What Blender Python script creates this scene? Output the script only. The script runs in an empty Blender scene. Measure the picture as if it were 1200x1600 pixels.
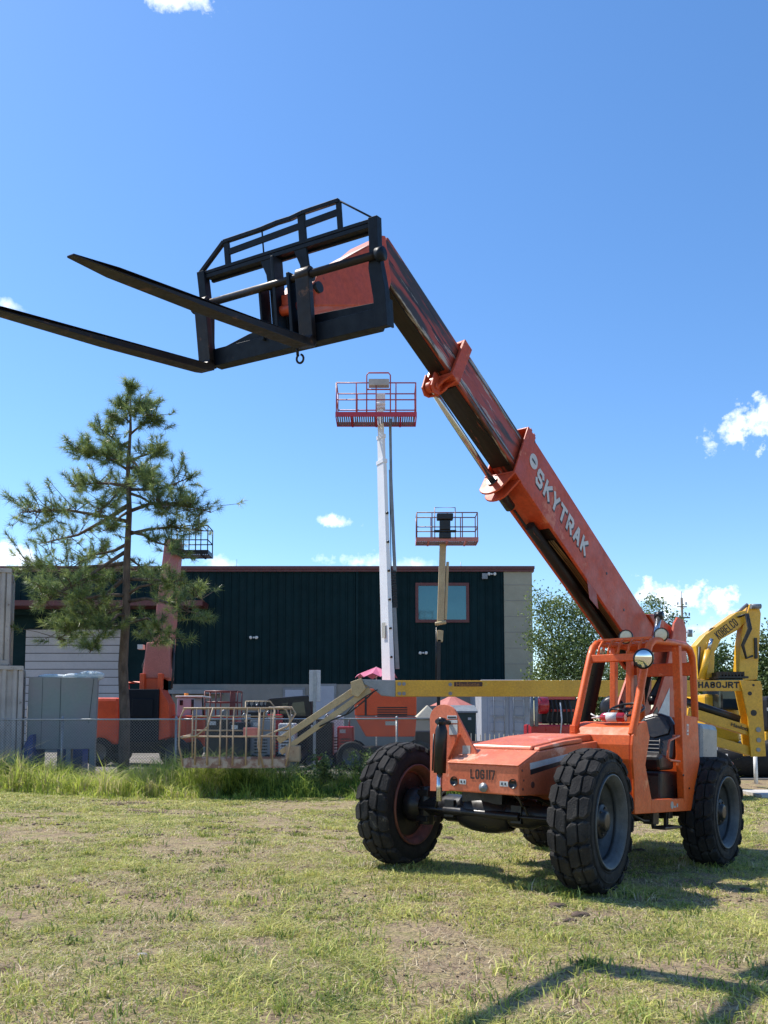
import bpy, math, random
import numpy as np
from mathutils import Vector, Matrix
random.seed(7); rng = np.random.default_rng(11)
scene = bpy.context.scene
C = scene.collection
R_ = math.radians

# ------------------------------------------------------------------ camera
F_PX, PITCH, CAM_H, CY = 1307.3443, 0.0755, 1.6009, 1026.0
cam = bpy.data.cameras.new('camera'); co = bpy.data.objects.new('camera', cam); C.objects.link(co)
co.location = (0, 0, CAM_H); co.rotation_euler = (math.pi/2 + PITCH, 0, 0)
cam.sensor_fit = 'VERTICAL'; cam.sensor_height = 36; cam.lens = F_PX/1600*36
cam.shift_y = (CY-800)/1600; cam.clip_end = 3000
scene.camera = co
scene.render.resolution_x = 768; scene.render.resolution_y = 1024

# ------------------------------------------------------------------ sun and sky
SUN_AZ, SUN_EL = R_(153.4), R_(56.0)
sd = Vector((math.cos(SUN_AZ)*math.cos(SUN_EL), math.sin(SUN_AZ)*math.cos(SUN_EL), math.sin(SUN_EL)))
sun = bpy.data.lights.new('sun', 'SUN'); sun.energy = 4.3; sun.angle = R_(0.53); sun.color = (1.0, 0.955, 0.88)
so = bpy.data.objects.new('sun', sun); C.objects.link(so); so.rotation_euler = (-sd).to_track_quat('-Z', 'Y').to_euler()
scene.view_settings.view_transform = 'Standard'; scene.view_settings.look = 'None'
scene.view_settings.exposure = 0.62; scene.view_settings.gamma = 1

def N(nt, kind, **kw):
    n = nt.nodes.new(kind)
    for k, v in kw.items():
        if k.startswith('i_'): n.inputs[int(k[2:])].default_value = v
        else: setattr(n, k, v)
    return n

w = bpy.data.worlds.new('World'); scene.world = w; w.use_nodes = True
nt = w.node_tree; nt.nodes.clear()
sky = N(nt, 'ShaderNodeTexSky', sky_type='NISHITA', sun_disc=False)
sky.sun_elevation = SUN_EL; sky.sun_rotation = math.pi/2 - SUN_AZ
sky.altitude = 0; sky.air_density = 1.0; sky.dust_density = 0.25; sky.ozone_density = 3.0
tc = N(nt, 'ShaderNodeTexCoord')
def dirv(px, py):
    a = (px-600)/F_PX; b = (CY-py)/F_PX; cp, sp = math.cos(PITCH), math.sin(PITCH)
    return Vector((a, cp-b*sp, sp+b*cp)).normalized()
CLOUDS = [  # px, py, half width px, half height px, density
    (1180, 660, 60, 38, 1.1), (1143, 688, 40, 20, .9), (250, -14, 90, 14, .8), (10, 478, 20, 8, .4),
    (530, 816, 34, 11, .75), (560, 878, 60, 13, .5), (10, 868, 46, 26, .9), (1080, 938, 84, 24, 1.1),
    (1030, 928, 44, 22, 1.0), (1110, 985, 60, 16, .4), (345, 882, 26, 12, .45), (640, 884, 60, 12, .35)]
nz = N(nt, 'ShaderNodeTexNoise'); nz.inputs['Scale'].default_value = 38; nz.inputs['Detail'].default_value = 9; nz.inputs['Roughness'].default_value = .62
nt.links.new(tc.outputs['Generated'], nz.inputs['Vector'])
mask = None
for (px, py, rx, ry, dn) in CLOUDS:
    c = dirv(px, py); d0 = math.sqrt(F_PX**2+(px-600)**2+(py-CY)**2)
    sub = N(nt, 'ShaderNodeVectorMath', operation='SUBTRACT'); nt.links.new(tc.outputs['Generated'], sub.inputs[0]); sub.inputs[1].default_value = c
    mul = N(nt, 'ShaderNodeVectorMath', operation='MULTIPLY'); nt.links.new(sub.outputs[0], mul.inputs[0]); mul.inputs[1].default_value = (d0/rx, 2.0, d0/ry)
    ln = N(nt, 'ShaderNodeVectorMath', operation='LENGTH'); nt.links.new(mul.outputs[0], ln.inputs[0])
    a = N(nt, 'ShaderNodeMath', operation='SUBTRACT'); a.inputs[0].default_value = 1.0; nt.links.new(ln.outputs['Value'], a.inputs[1])
    b = N(nt, 'ShaderNodeMath', operation='MULTIPLY_ADD'); nt.links.new(nz.outputs['Fac'], b.inputs[0]); b.inputs[1].default_value = 4.6; b.inputs[2].default_value = -2.35
    s = N(nt, 'ShaderNodeMath', operation='ADD'); nt.links.new(a.outputs[0], s.inputs[0]); nt.links.new(b.outputs[0], s.inputs[1])
    m2 = N(nt, 'ShaderNodeMath', operation='MULTIPLY', use_clamp=True); nt.links.new(s.outputs[0], m2.inputs[0]); m2.inputs[1].default_value = dn
    if mask is None: mask = m2.outputs[0]
    else:
        mx = N(nt, 'ShaderNodeMath', operation='MAXIMUM'); nt.links.new(mask, mx.inputs[0]); nt.links.new(m2.outputs[0], mx.inputs[1]); mask = mx.outputs[0]
cm = N(nt, 'ShaderNodeMix', data_type='RGBA'); nt.links.new(mask, cm.inputs[0])
hs = N(nt, 'ShaderNodeHueSaturation'); hs.inputs['Saturation'].default_value = 1.18; nt.links.new(sky.outputs[0], hs.inputs['Color']); tn = N(nt, 'ShaderNodeMix', data_type='RGBA', blend_type='MULTIPLY'); tn.inputs[0].default_value = 1; nt.links.new(hs.outputs[0], tn.inputs[6]); tn.inputs[7].default_value = (.97, .99, 1.03, 1); nt.links.new(tn.outputs[2], cm.inputs[6])
n2 = N(nt, 'ShaderNodeTexNoise'); n2.inputs['Scale'].default_value = 55; nt.links.new(tc.outputs['Generated'], n2.inputs['Vector'])
cr = N(nt, 'ShaderNodeValToRGB'); nt.links.new(n2.outputs['Fac'], cr.inputs[0])
cr.color_ramp.elements[0].position = .35; cr.color_ramp.elements[0].color = (6.4, 6.9, 7.6, 1)
cr.color_ramp.elements[1].position = .6; cr.color_ramp.elements[1].color = (9.0, 9.0, 8.9, 1)
nt.links.new(cr.outputs[0], cm.inputs[7])
bg = N(nt, 'ShaderNodeBackground'); bg.inputs['Strength'].default_value = 0.14
wo = N(nt, 'ShaderNodeOutputWorld'); nt.links.new(cm.outputs[2], bg.inputs[0]); nt.links.new(bg.outputs[0], wo.inputs[0])

# ------------------------------------------------------------------ geometry helpers
def V3(*a): return Vector(a)
def at(px, py, Y):          # the point seen at a pixel, at a given distance
    py = py or 1100; px = px or 600
    d = dirv(px, py); k = Y/d.y
    return Vector((d.x*k, Y, CAM_H + d.z*k))

class MB:
    def __init__(s, M=None): s.v = []; s.f = []; s.sm = []; s.M = M
    def add(s, vs, fs, smooth=False):
        o = len(s.v)
        s.v += [(s.M @ Vector(p)) if s.M else Vector(p) for p in vs]
        s.f += [[i+o for i in f] for f in fs]; s.sm += [smooth]*len(fs); return s
    def bx(s, x0, x1, y0, y1, z0, z1, R=None, o=(0, 0, 0)):
        vs = [Vector((x, y, z)) for x in (x0, x1) for y in (y0, y1) for z in (z0, z1)]
        if R: vs = [R @ p for p in vs]
        vs = [p+Vector(o) for p in vs]
        return s.add(vs, [(0, 1, 3, 2), (4, 6, 7, 5), (0, 4, 5, 1), (2, 3, 7, 6), (0, 2, 6, 4), (1, 5, 7, 3)])
    def beam(s, p0, p1, wd, h, up=(0, 0, 1), w2=None, h2=None):
        p0, p1 = Vector(p0), Vector(p1); d = (p1-p0).normalized(); up = Vector(up)
        if abs(d.dot(up.normalized())) > .99: up = Vector((1, 0, 0))
        sd_ = d.cross(up).normalized(); u = sd_.cross(d).normalized(); vs = []
        for p, a, b in ((p0, wd, h), (p1, w2 or wd, h2 or h)):
            for i, j in ((-1, -1), (1, -1), (1, 1), (-1, 1)): vs.append(p+sd_*i*a/2+u*j*b/2)
        return s.add(vs, [(3, 2, 1, 0), (4, 5, 6, 7)]+[(i, (i+1) % 4, 4+(i+1) % 4, 4+i) for i in range(4)])
    def path(s, pts, r, n=8, caps=True, closed=False, sm=True):
        pts = [Vector(p) for p in pts]; m = len(pts); rs = r if isinstance(r, (list, tuple)) else [r]*m
        vs = []; pu = None
        for i, p in enumerate(pts):
            if closed: d = pts[(i+1) % m]-pts[i-1]
            else: d = pts[min(i+1, m-1)]-pts[max(i-1, 0)]
            d = d.normalized()
            if pu is None:
                a = Vector((0, 0, 1)) if abs(d.z) < .9 else Vector((1, 0, 0)); u = (a-d*a.dot(d)).normalized()
            else: u = (pu-d*pu.dot(d)).normalized()
            pu = u; q = d.cross(u)
            for k in range(n):
                t = 2*math.pi*(k+.5)/n; vs.append(p+(u*math.cos(t)+q*math.sin(t))*rs[i])
        fs = []
        for i in range(m if closed else m-1):
            j = (i+1) % m
            for k in range(n): fs.append((i*n+k, i*n+(k+1) % n, j*n+(k+1) % n, j*n+k))
        s.add(vs, fs, sm and n > 5)
        if caps and not closed:
            o = len(s.v)-len(vs); s.f += [[o+k for k in range(n)][::-1], [o+(m-1)*n+k for k in range(n)]]; s.sm += [False]*2
        return s
    def tube(s, p0, p1, r, r2=None, n=12): return s.path([p0, p1], [r, r if r2 is None else r2], n)
    def prism(s, poly, ax, a, b):   # poly in the two other axes (in order), extruded along ax
        n = len(poly); vs = []
        for t in (a, b):
            for (p, q) in poly:
                vs.append({0: (t, p, q), 1: (p, t, q), 2: (p, q, t)}[ax])
        return s.add(vs, [list(range(n))[::-1], list(range(n, 2*n))]+[(i, (i+1) % n, n+(i+1) % n, n+i) for i in range(n)])
    def lathe(s, prof, o=(0, 0, 0), ax=(0, 1, 0), n=32, sm=True):   # prof: (along, radius)
        o = Vector(o); d = Vector(ax).normalized(); a = Vector((0, 0, 1)) if abs(d.z) < .9 else Vector((1, 0, 0))
        u = (a-d*a.dot(d)).normalized(); q = d.cross(u); vs = []
        for (t, r) in prof:
            for k in range(n):
                th = 2*math.pi*k/n; vs.append(o+d*t+(u*math.cos(th)+q*math.sin(th))*r)
        fs = [(i*n+k, i*n+(k+1) % n, (i+1)*n+(k+1) % n, (i+1)*n+k) for i in range(len(prof)-1) for k in range(n)]
        return s.add(vs, fs, sm)
    def disc(s, o, nrm, r, n=20, th=.004):
        o = Vector(o); d = Vector(nrm).normalized(); return s.path([o-d*th/2, o+d*th/2], r, n)
    def quad(s, p, th=.003):       # thin plate from 4 corner points
        p = [Vector(a) for a in p]; nn = (p[1]-p[0]).cross(p[2]-p[0]).normalized()*th
        return s.add([a for a in p]+[a+nn for a in p], [(3, 2, 1, 0), (4, 5, 6, 7)]+[(i, (i+1) % 4, 4+(i+1) % 4, 4+i) for i in range(4)])
    def build(s, name, mat, parent=None, bev=0, local=False, seg=2):
        me = bpy.data.meshes.new(name)
        vs = s.v
        if parent is not None and not local and parent.name in WM:
            inv = WM[parent.name].inverted(); vs = [inv @ p for p in vs]
        me.from_pydata([tuple(p) for p in vs], [], s.f); me.validate()
        if len(me.polygons) == len(s.sm): me.polygons.foreach_set('use_smooth', s.sm)
        me.update(); me.materials.append(mat)
        o = bpy.data.objects.new(name, me); C.objects.link(o)
        import bmesh
        b = bmesh.new(); b.from_mesh(me); bmesh.ops.recalc_face_normals(b, faces=b.faces); b.to_mesh(me); b.free()
        if parent is not None:
            o.parent = parent
            WM[o.name] = WM[parent.name] if parent.name in WM else Matrix()
        if bev:
            m = o.modifiers.new('bevel', 'BEVEL'); m.width = bev; m.segments = seg; m.limit_method = 'ANGLE'; m.angle_limit = R_(40)
            m.harden_normals = False
        return o
WM = {}
def tag(o, label=None, cat=None, group=None, kind=None):
    if label: o['label'] = label
    if cat: o['category'] = cat
    if group: o['group'] = group
    if kind: o['kind'] = kind
    return o
def thing(name, label, cat, loc=(0, 0, 0), group=None, M=None, rz=0):
    o = bpy.data.objects.new(name, None); C.objects.link(o); o.empty_display_size = .2
    M = M or (Matrix.Translation(Vector(loc)) @ Matrix.Rotation(rz, 4, 'Z'))
    o.matrix_world = M; WM[o.name] = M.copy()
    return tag(o, label, cat, group)
def np_mesh(name, V, F, mat, tint=None, parent=None, smooth=False):
    k = F.shape[1]; me = bpy.data.meshes.new(name)
    me.vertices.add(len(V)); me.vertices.foreach_set('co', np.ascontiguousarray(V, dtype=np.float32).ravel())
    me.loops.add(F.size); me.loops.foreach_set('vertex_index', F.ravel().astype(np.int32))
    me.polygons.add(len(F)); me.polygons.foreach_set('loop_start', np.arange(0, F.size, k, dtype=np.int32)); me.polygons.foreach_set('loop_total', np.full(len(F), k, dtype=np.int32))
    if smooth: me.polygons.foreach_set('use_smooth', np.ones(len(F), dtype=bool))
    if tint is not None:
        a = me.attributes.new('tint', 'FLOAT', 'POINT'); a.data.foreach_set('value', tint.astype(np.float32))
    me.update(calc_edges=True); me.materials.append(mat)
    o = bpy.data.objects.new(name, me); C.objects.link(o)
    if parent is not None: o.parent = parent; WM[o.name] = WM[parent.name]
    return o
def text(name, body, size, mat, parent, M, ext=.002, off=0.0, sx=1.0, shear=0.0, space=1.0):
    cu = bpy.data.curves.new('txt', 'FONT'); cu.body = body; cu.size = size; cu.extrude = ext; cu.offset = off
    cu.align_x = 'CENTER'; cu.align_y = 'CENTER'; cu.shear = shear; cu.space_character = space
    t = bpy.data.objects.new('txt', cu); C.objects.link(t); bpy.context.view_layer.update()
    me = bpy.data.meshes.new_from_object(t.evaluated_get(bpy.context.evaluated_depsgraph_get()))
    bpy.data.objects.remove(t); me.materials.clear(); me.materials.append(mat)
    o = bpy.data.objects.new(name, me); C.objects.link(o); o.parent = parent
    o.matrix_local = M @ Matrix.Diagonal((sx, 1, 1, 1)); return o
GLY = {  # strokes on a 1 x 1.4 grid
 'S': [[(1, 1.15), (.85, 1.4), (.15, 1.4), (0, 1.2), (0, .9), (.15, .75), (.85, .62), (1, .48), (1, .2), (.85, 0), (.15, 0), (0, .25)]], 'K': [[(0, 0), (0, 1.4)], [(1, 1.4), (.1, .62)], [(.32, .82), (1, 0)]],
 'Y': [[(0, 1.4), (.5, .65), (.5, 0)], [(1, 1.4), (.5, .65)]], 'T': [[(-.05, 1.4), (1.05, 1.4)], [(.5, 1.4), (.5, 0)]], 'R': [[(0, 0), (0, 1.4), (.8, 1.4), (1, 1.22), (1, .85), (.8, .66), (0, .66)], [(.5, .66), (1, 0)]],
 'A': [[(0, 0), (.42, 1.4), (.58, 1.4), (1, 0)], [(.2, .42), (.8, .42)]], 'H': [[(0, 0), (0, 1.4)], [(1, 0), (1, 1.4)], [(0, .7), (1, .7)]], '8': [[(.3, .74), (.04, .95), (.04, 1.18), (.28, 1.4), (.72, 1.4), (.96, 1.18), (.96, .95), (.7, .74), (.3, .74), (0, .5), (0, .22), (.26, 0), (.74, 0), (1, .22), (1, .5), (.7, .74)]],
 '0': [[(.2, 0), (0, .25), (0, 1.15), (.2, 1.4), (.8, 1.4), (1, 1.15), (1, .25), (.8, 0), (.2, 0)]], 'J': [[(0, .35), (.2, 0), (.8, 0), (1, .25), (1, 1.4)]], 'O': [[(.2, 0), (0, .25), (0, 1.15), (.2, 1.4), (.8, 1.4), (1, 1.15), (1, .25), (.8, 0), (.2, 0)]],
 'B': [[(0, 0), (0, 1.4), (.8, 1.4), (1, 1.2), (1, .9), (.85, .72), (0, .72)], [(.85, .72), (1, .52), (1, .2), (.8, 0), (0, 0)]], 'E': [[(1, 1.4), (0, 1.4), (0, 0), (1, 0)], [(0, .72), (.85, .72)]], 'L': [[(0, 1.4), (0, 0), (1, 0)]],
 'C': [[(1, 1.1), (.8, 1.4), (.2, 1.4), (0, 1.15), (0, .25), (.2, 0), (.8, 0), (1, .3)]], 'G': [[(1, 1.1), (.8, 1.4), (.2, 1.4), (0, 1.15), (0, .25), (.2, 0), (.8, 0), (1, .25), (1, .65), (.6, .65)]], '1': [[(.35, 0), (.35, 1.4)]], '7': [[(0, 1.4), (1, 1.4), (.4, 0)]]}
def block_text(name, body, h, cw, st, gap, mat, parent, M, ext=.002, narrow='1'):
    m = MB(); x = 0; tot = 0; k = h/1.4
    wds = [(cw*.45 if c in narrow else cw) for c in body]; tot = sum(wds)+gap*(len(body)-1); x = -tot/2
    for c, wd in zip(body, wds):
        for stroke in GLY[c]:
            pts = [(x+st/2+p[0]*(cw-st), -h/2+st/2+p[1]/1.4*(h-st)) for p in stroke]; n = len(pts); L_, R2 = [], []
            closed = n > 2 and pts[0] == pts[-1]
            for i, p in enumerate(pts):
                a = Vector(p)-Vector(pts[i-1]) if i else (Vector(p)-Vector(pts[-2]) if closed else None)
                b = Vector(pts[i+1])-Vector(p) if i < n-1 else (Vector(pts[1])-Vector(p) if closed else None)
                if a is None: a = b
                if b is None: b = a
                a = a.normalized(); b = b.normalized(); na = Vector((-a.y, a.x)); nb = Vector((-b.y, b.x)); nn = na+nb
                nn = nn/max(nn.dot(na), .9) if nn.length > .2 else na
                q = Vector(p)
                if not closed and i == 0: q = q-a*st*.5
                if not closed and i == n-1: q = q+b*st*.5
                L_.append(q+nn*st/2); R2.append(q-nn*st/2)
            vs = [(p.x, p.y, 0) for p in L_]+[(p.x, p.y, 0) for p in R2]+[(p.x, p.y, ext) for p in L_]+[(p.x, p.y, ext) for p in R2]; fs = []
            for i in range(n-1):
                for (A_, B_) in ((0, n), (3*n, 2*n)): fs.append((A_+i, A_+i+1, B_+i+1, B_+i))
                fs += [(i, 2*n+i, 2*n+i+1, i+1), (n+i, n+i+1, 3*n+i+1, 3*n+i)]
            if not closed: fs += [(0, n, 3*n, 2*n), (n-1, 3*n-1, 4*n-1, 2*n-1)]
            m.add(vs, fs); ext += .00015
        x += wd+gap
    o = m.build(name, mat, None, 0, local=True); o.parent = parent; o.matrix_local = M; return o
def frame4(o, x, y):    # matrix with given x (text direction), y (up) axes
    x = Vector(x).normalized(); y = Vector(y).normalized(); z = x.cross(y)
    return Matrix(((x.x, y.x, z.x, o[0]), (x.y, y.y, z.y, o[1]), (x.z, y.z, z.z, o[2]), (0, 0, 0, 1)))

# ------------------------------------------------------------------ materials
def pm(name, c1, c2=None, rough=.5, metal=0, ns=2.5, spots=None, bump=0.0, bs=40, coat=0, stretch=None, rv=.12, space='Object', contrast=(.35, .65), fine=.12):
    m = bpy.data.materials.new(name); m.use_nodes = True; t = m.node_tree; bs_ = t.nodes['Principled BSDF']
    tcn = N(t, 'ShaderNodeTexCoord'); src = tcn.outputs[space]
    if stretch:
        if len(stretch) > 3:
            vr = N(t, 'ShaderNodeVectorRotate', rotation_type='Y_AXIS'); vr.inputs['Angle'].default_value = stretch[3]; t.links.new(src, vr.inputs['Vector']); src = vr.outputs[0]
        mp = N(t, 'ShaderNodeMapping'); mp.inputs['Scale'].default_value = stretch[:3]
        t.links.new(src, mp.inputs[0]); src = mp.outputs[0]
    def noise(sc, det=6, rg=.6):
        n = N(t, 'ShaderNodeTexNoise'); n.inputs['Scale'].default_value = sc; n.inputs['Detail'].default_value = det; n.inputs['Roughness'].default_value = rg
        t.links.new(src, n.inputs['Vector']); return n.outputs['Fac']
    def ramp(fac, a, b, ca=(0, 0, 0, 1), cb=(1, 1, 1, 1)):
        r = N(t, 'ShaderNodeValToRGB'); r.color_ramp.elements[0].position = a; r.color_ramp.elements[1].position = b
        r.color_ramp.elements[0].color = ca; r.color_ramp.elements[1].color = cb; t.links.new(fac, r.inputs[0]); return r.outputs[0]
    c2 = c2 or tuple(x*.8 for x in c1)
    n1 = noise(ns); col = ramp(n1, contrast[0], contrast[1], (*c1, 1), (*c2, 1))
    if fine:
        nf = noise(ns*14, 4, .7); mf = N(t, 'ShaderNodeMix', data_type='RGBA', blend_type='MULTIPLY'); mf.inputs[0].default_value = 1
        t.links.new(col, mf.inputs[6]); t.links.new(ramp(nf, .3, .7, (1-fine*2, 1-fine*2, 1-fine*2, 1), (1+fine, 1+fine, 1+fine, 1)), mf.inputs[7]); col = mf.outputs[2]
    for sp in (spots or []):
        cs, th, sc = sp[:3]; f = ramp(noise(sc, 8, .7), th, th+.05)
        mx = N(t, 'ShaderNodeMix', data_type='RGBA'); t.links.new(f, mx.inputs[0]); t.links.new(col, mx.inputs[6]); mx.inputs[7].default_value = (*cs, 1); col = mx.outputs[2]
    t.links.new(col, bs_.inputs['Base Color'])
    rr = ramp(noise(ns*3), .3, .7, (max(rough-rv, .02),)*3+(1,), (min(rough+rv, 1),)*3+(1,)); t.links.new(rr, bs_.inputs['Roughness'])
    bs_.inputs['Metallic'].default_value = metal
    if coat: bs_.inputs['Coat Weight'].default_value = coat; bs_.inputs['Coat Roughness'].default_value = .15
    if bump:
        bn = N(t, 'ShaderNodeBump'); bn.inputs['Strength'].default_value = bump; bn.inputs['Distance'].default_value = .02
        t.links.new(noise(bs, 6), bn.inputs['Height']); t.links.new(bn.outputs[0], bs_.inputs['Normal'])
    return m
def tintmat(name, stops, rough=.6, trans=.25, spec=.3):
    m = bpy.data.materials.new(name); m.use_nodes = True; t = m.node_tree; b = t.nodes['Principled BSDF']
    a = N(t, 'ShaderNodeAttribute', attribute_name='tint'); r = N(t, 'ShaderNodeValToRGB'); e = r.color_ramp.elements
    while len(e) < len(stops): e.new(.5)
    for i, (p, c) in enumerate(stops): e[i].position = p; e[i].color = (*c, 1)
    t.links.new(a.outputs['Fac'], r.inputs[0]); t.links.new(r.outputs[0], b.inputs['Base Color'])
    b.inputs['Roughness'].default_value = rough; b.inputs['Specular IOR Level'].default_value = spec
    if trans:
        tr = N(t, 'ShaderNodeBsdfTranslucent'); mx = N(t, 'ShaderNodeMixShader'); mx.inputs[0].default_value = trans
        t.links.new(r.outputs[0], tr.inputs[0]); t.links.new(b.outputs[0], mx.inputs[1]); t.links.new(tr.outputs[0], mx.inputs[2])
        t.links.new(mx.outputs[0], t.nodes['Material Output'].inputs[0])
    return m
RUST = (.16, .06, .03)
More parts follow.
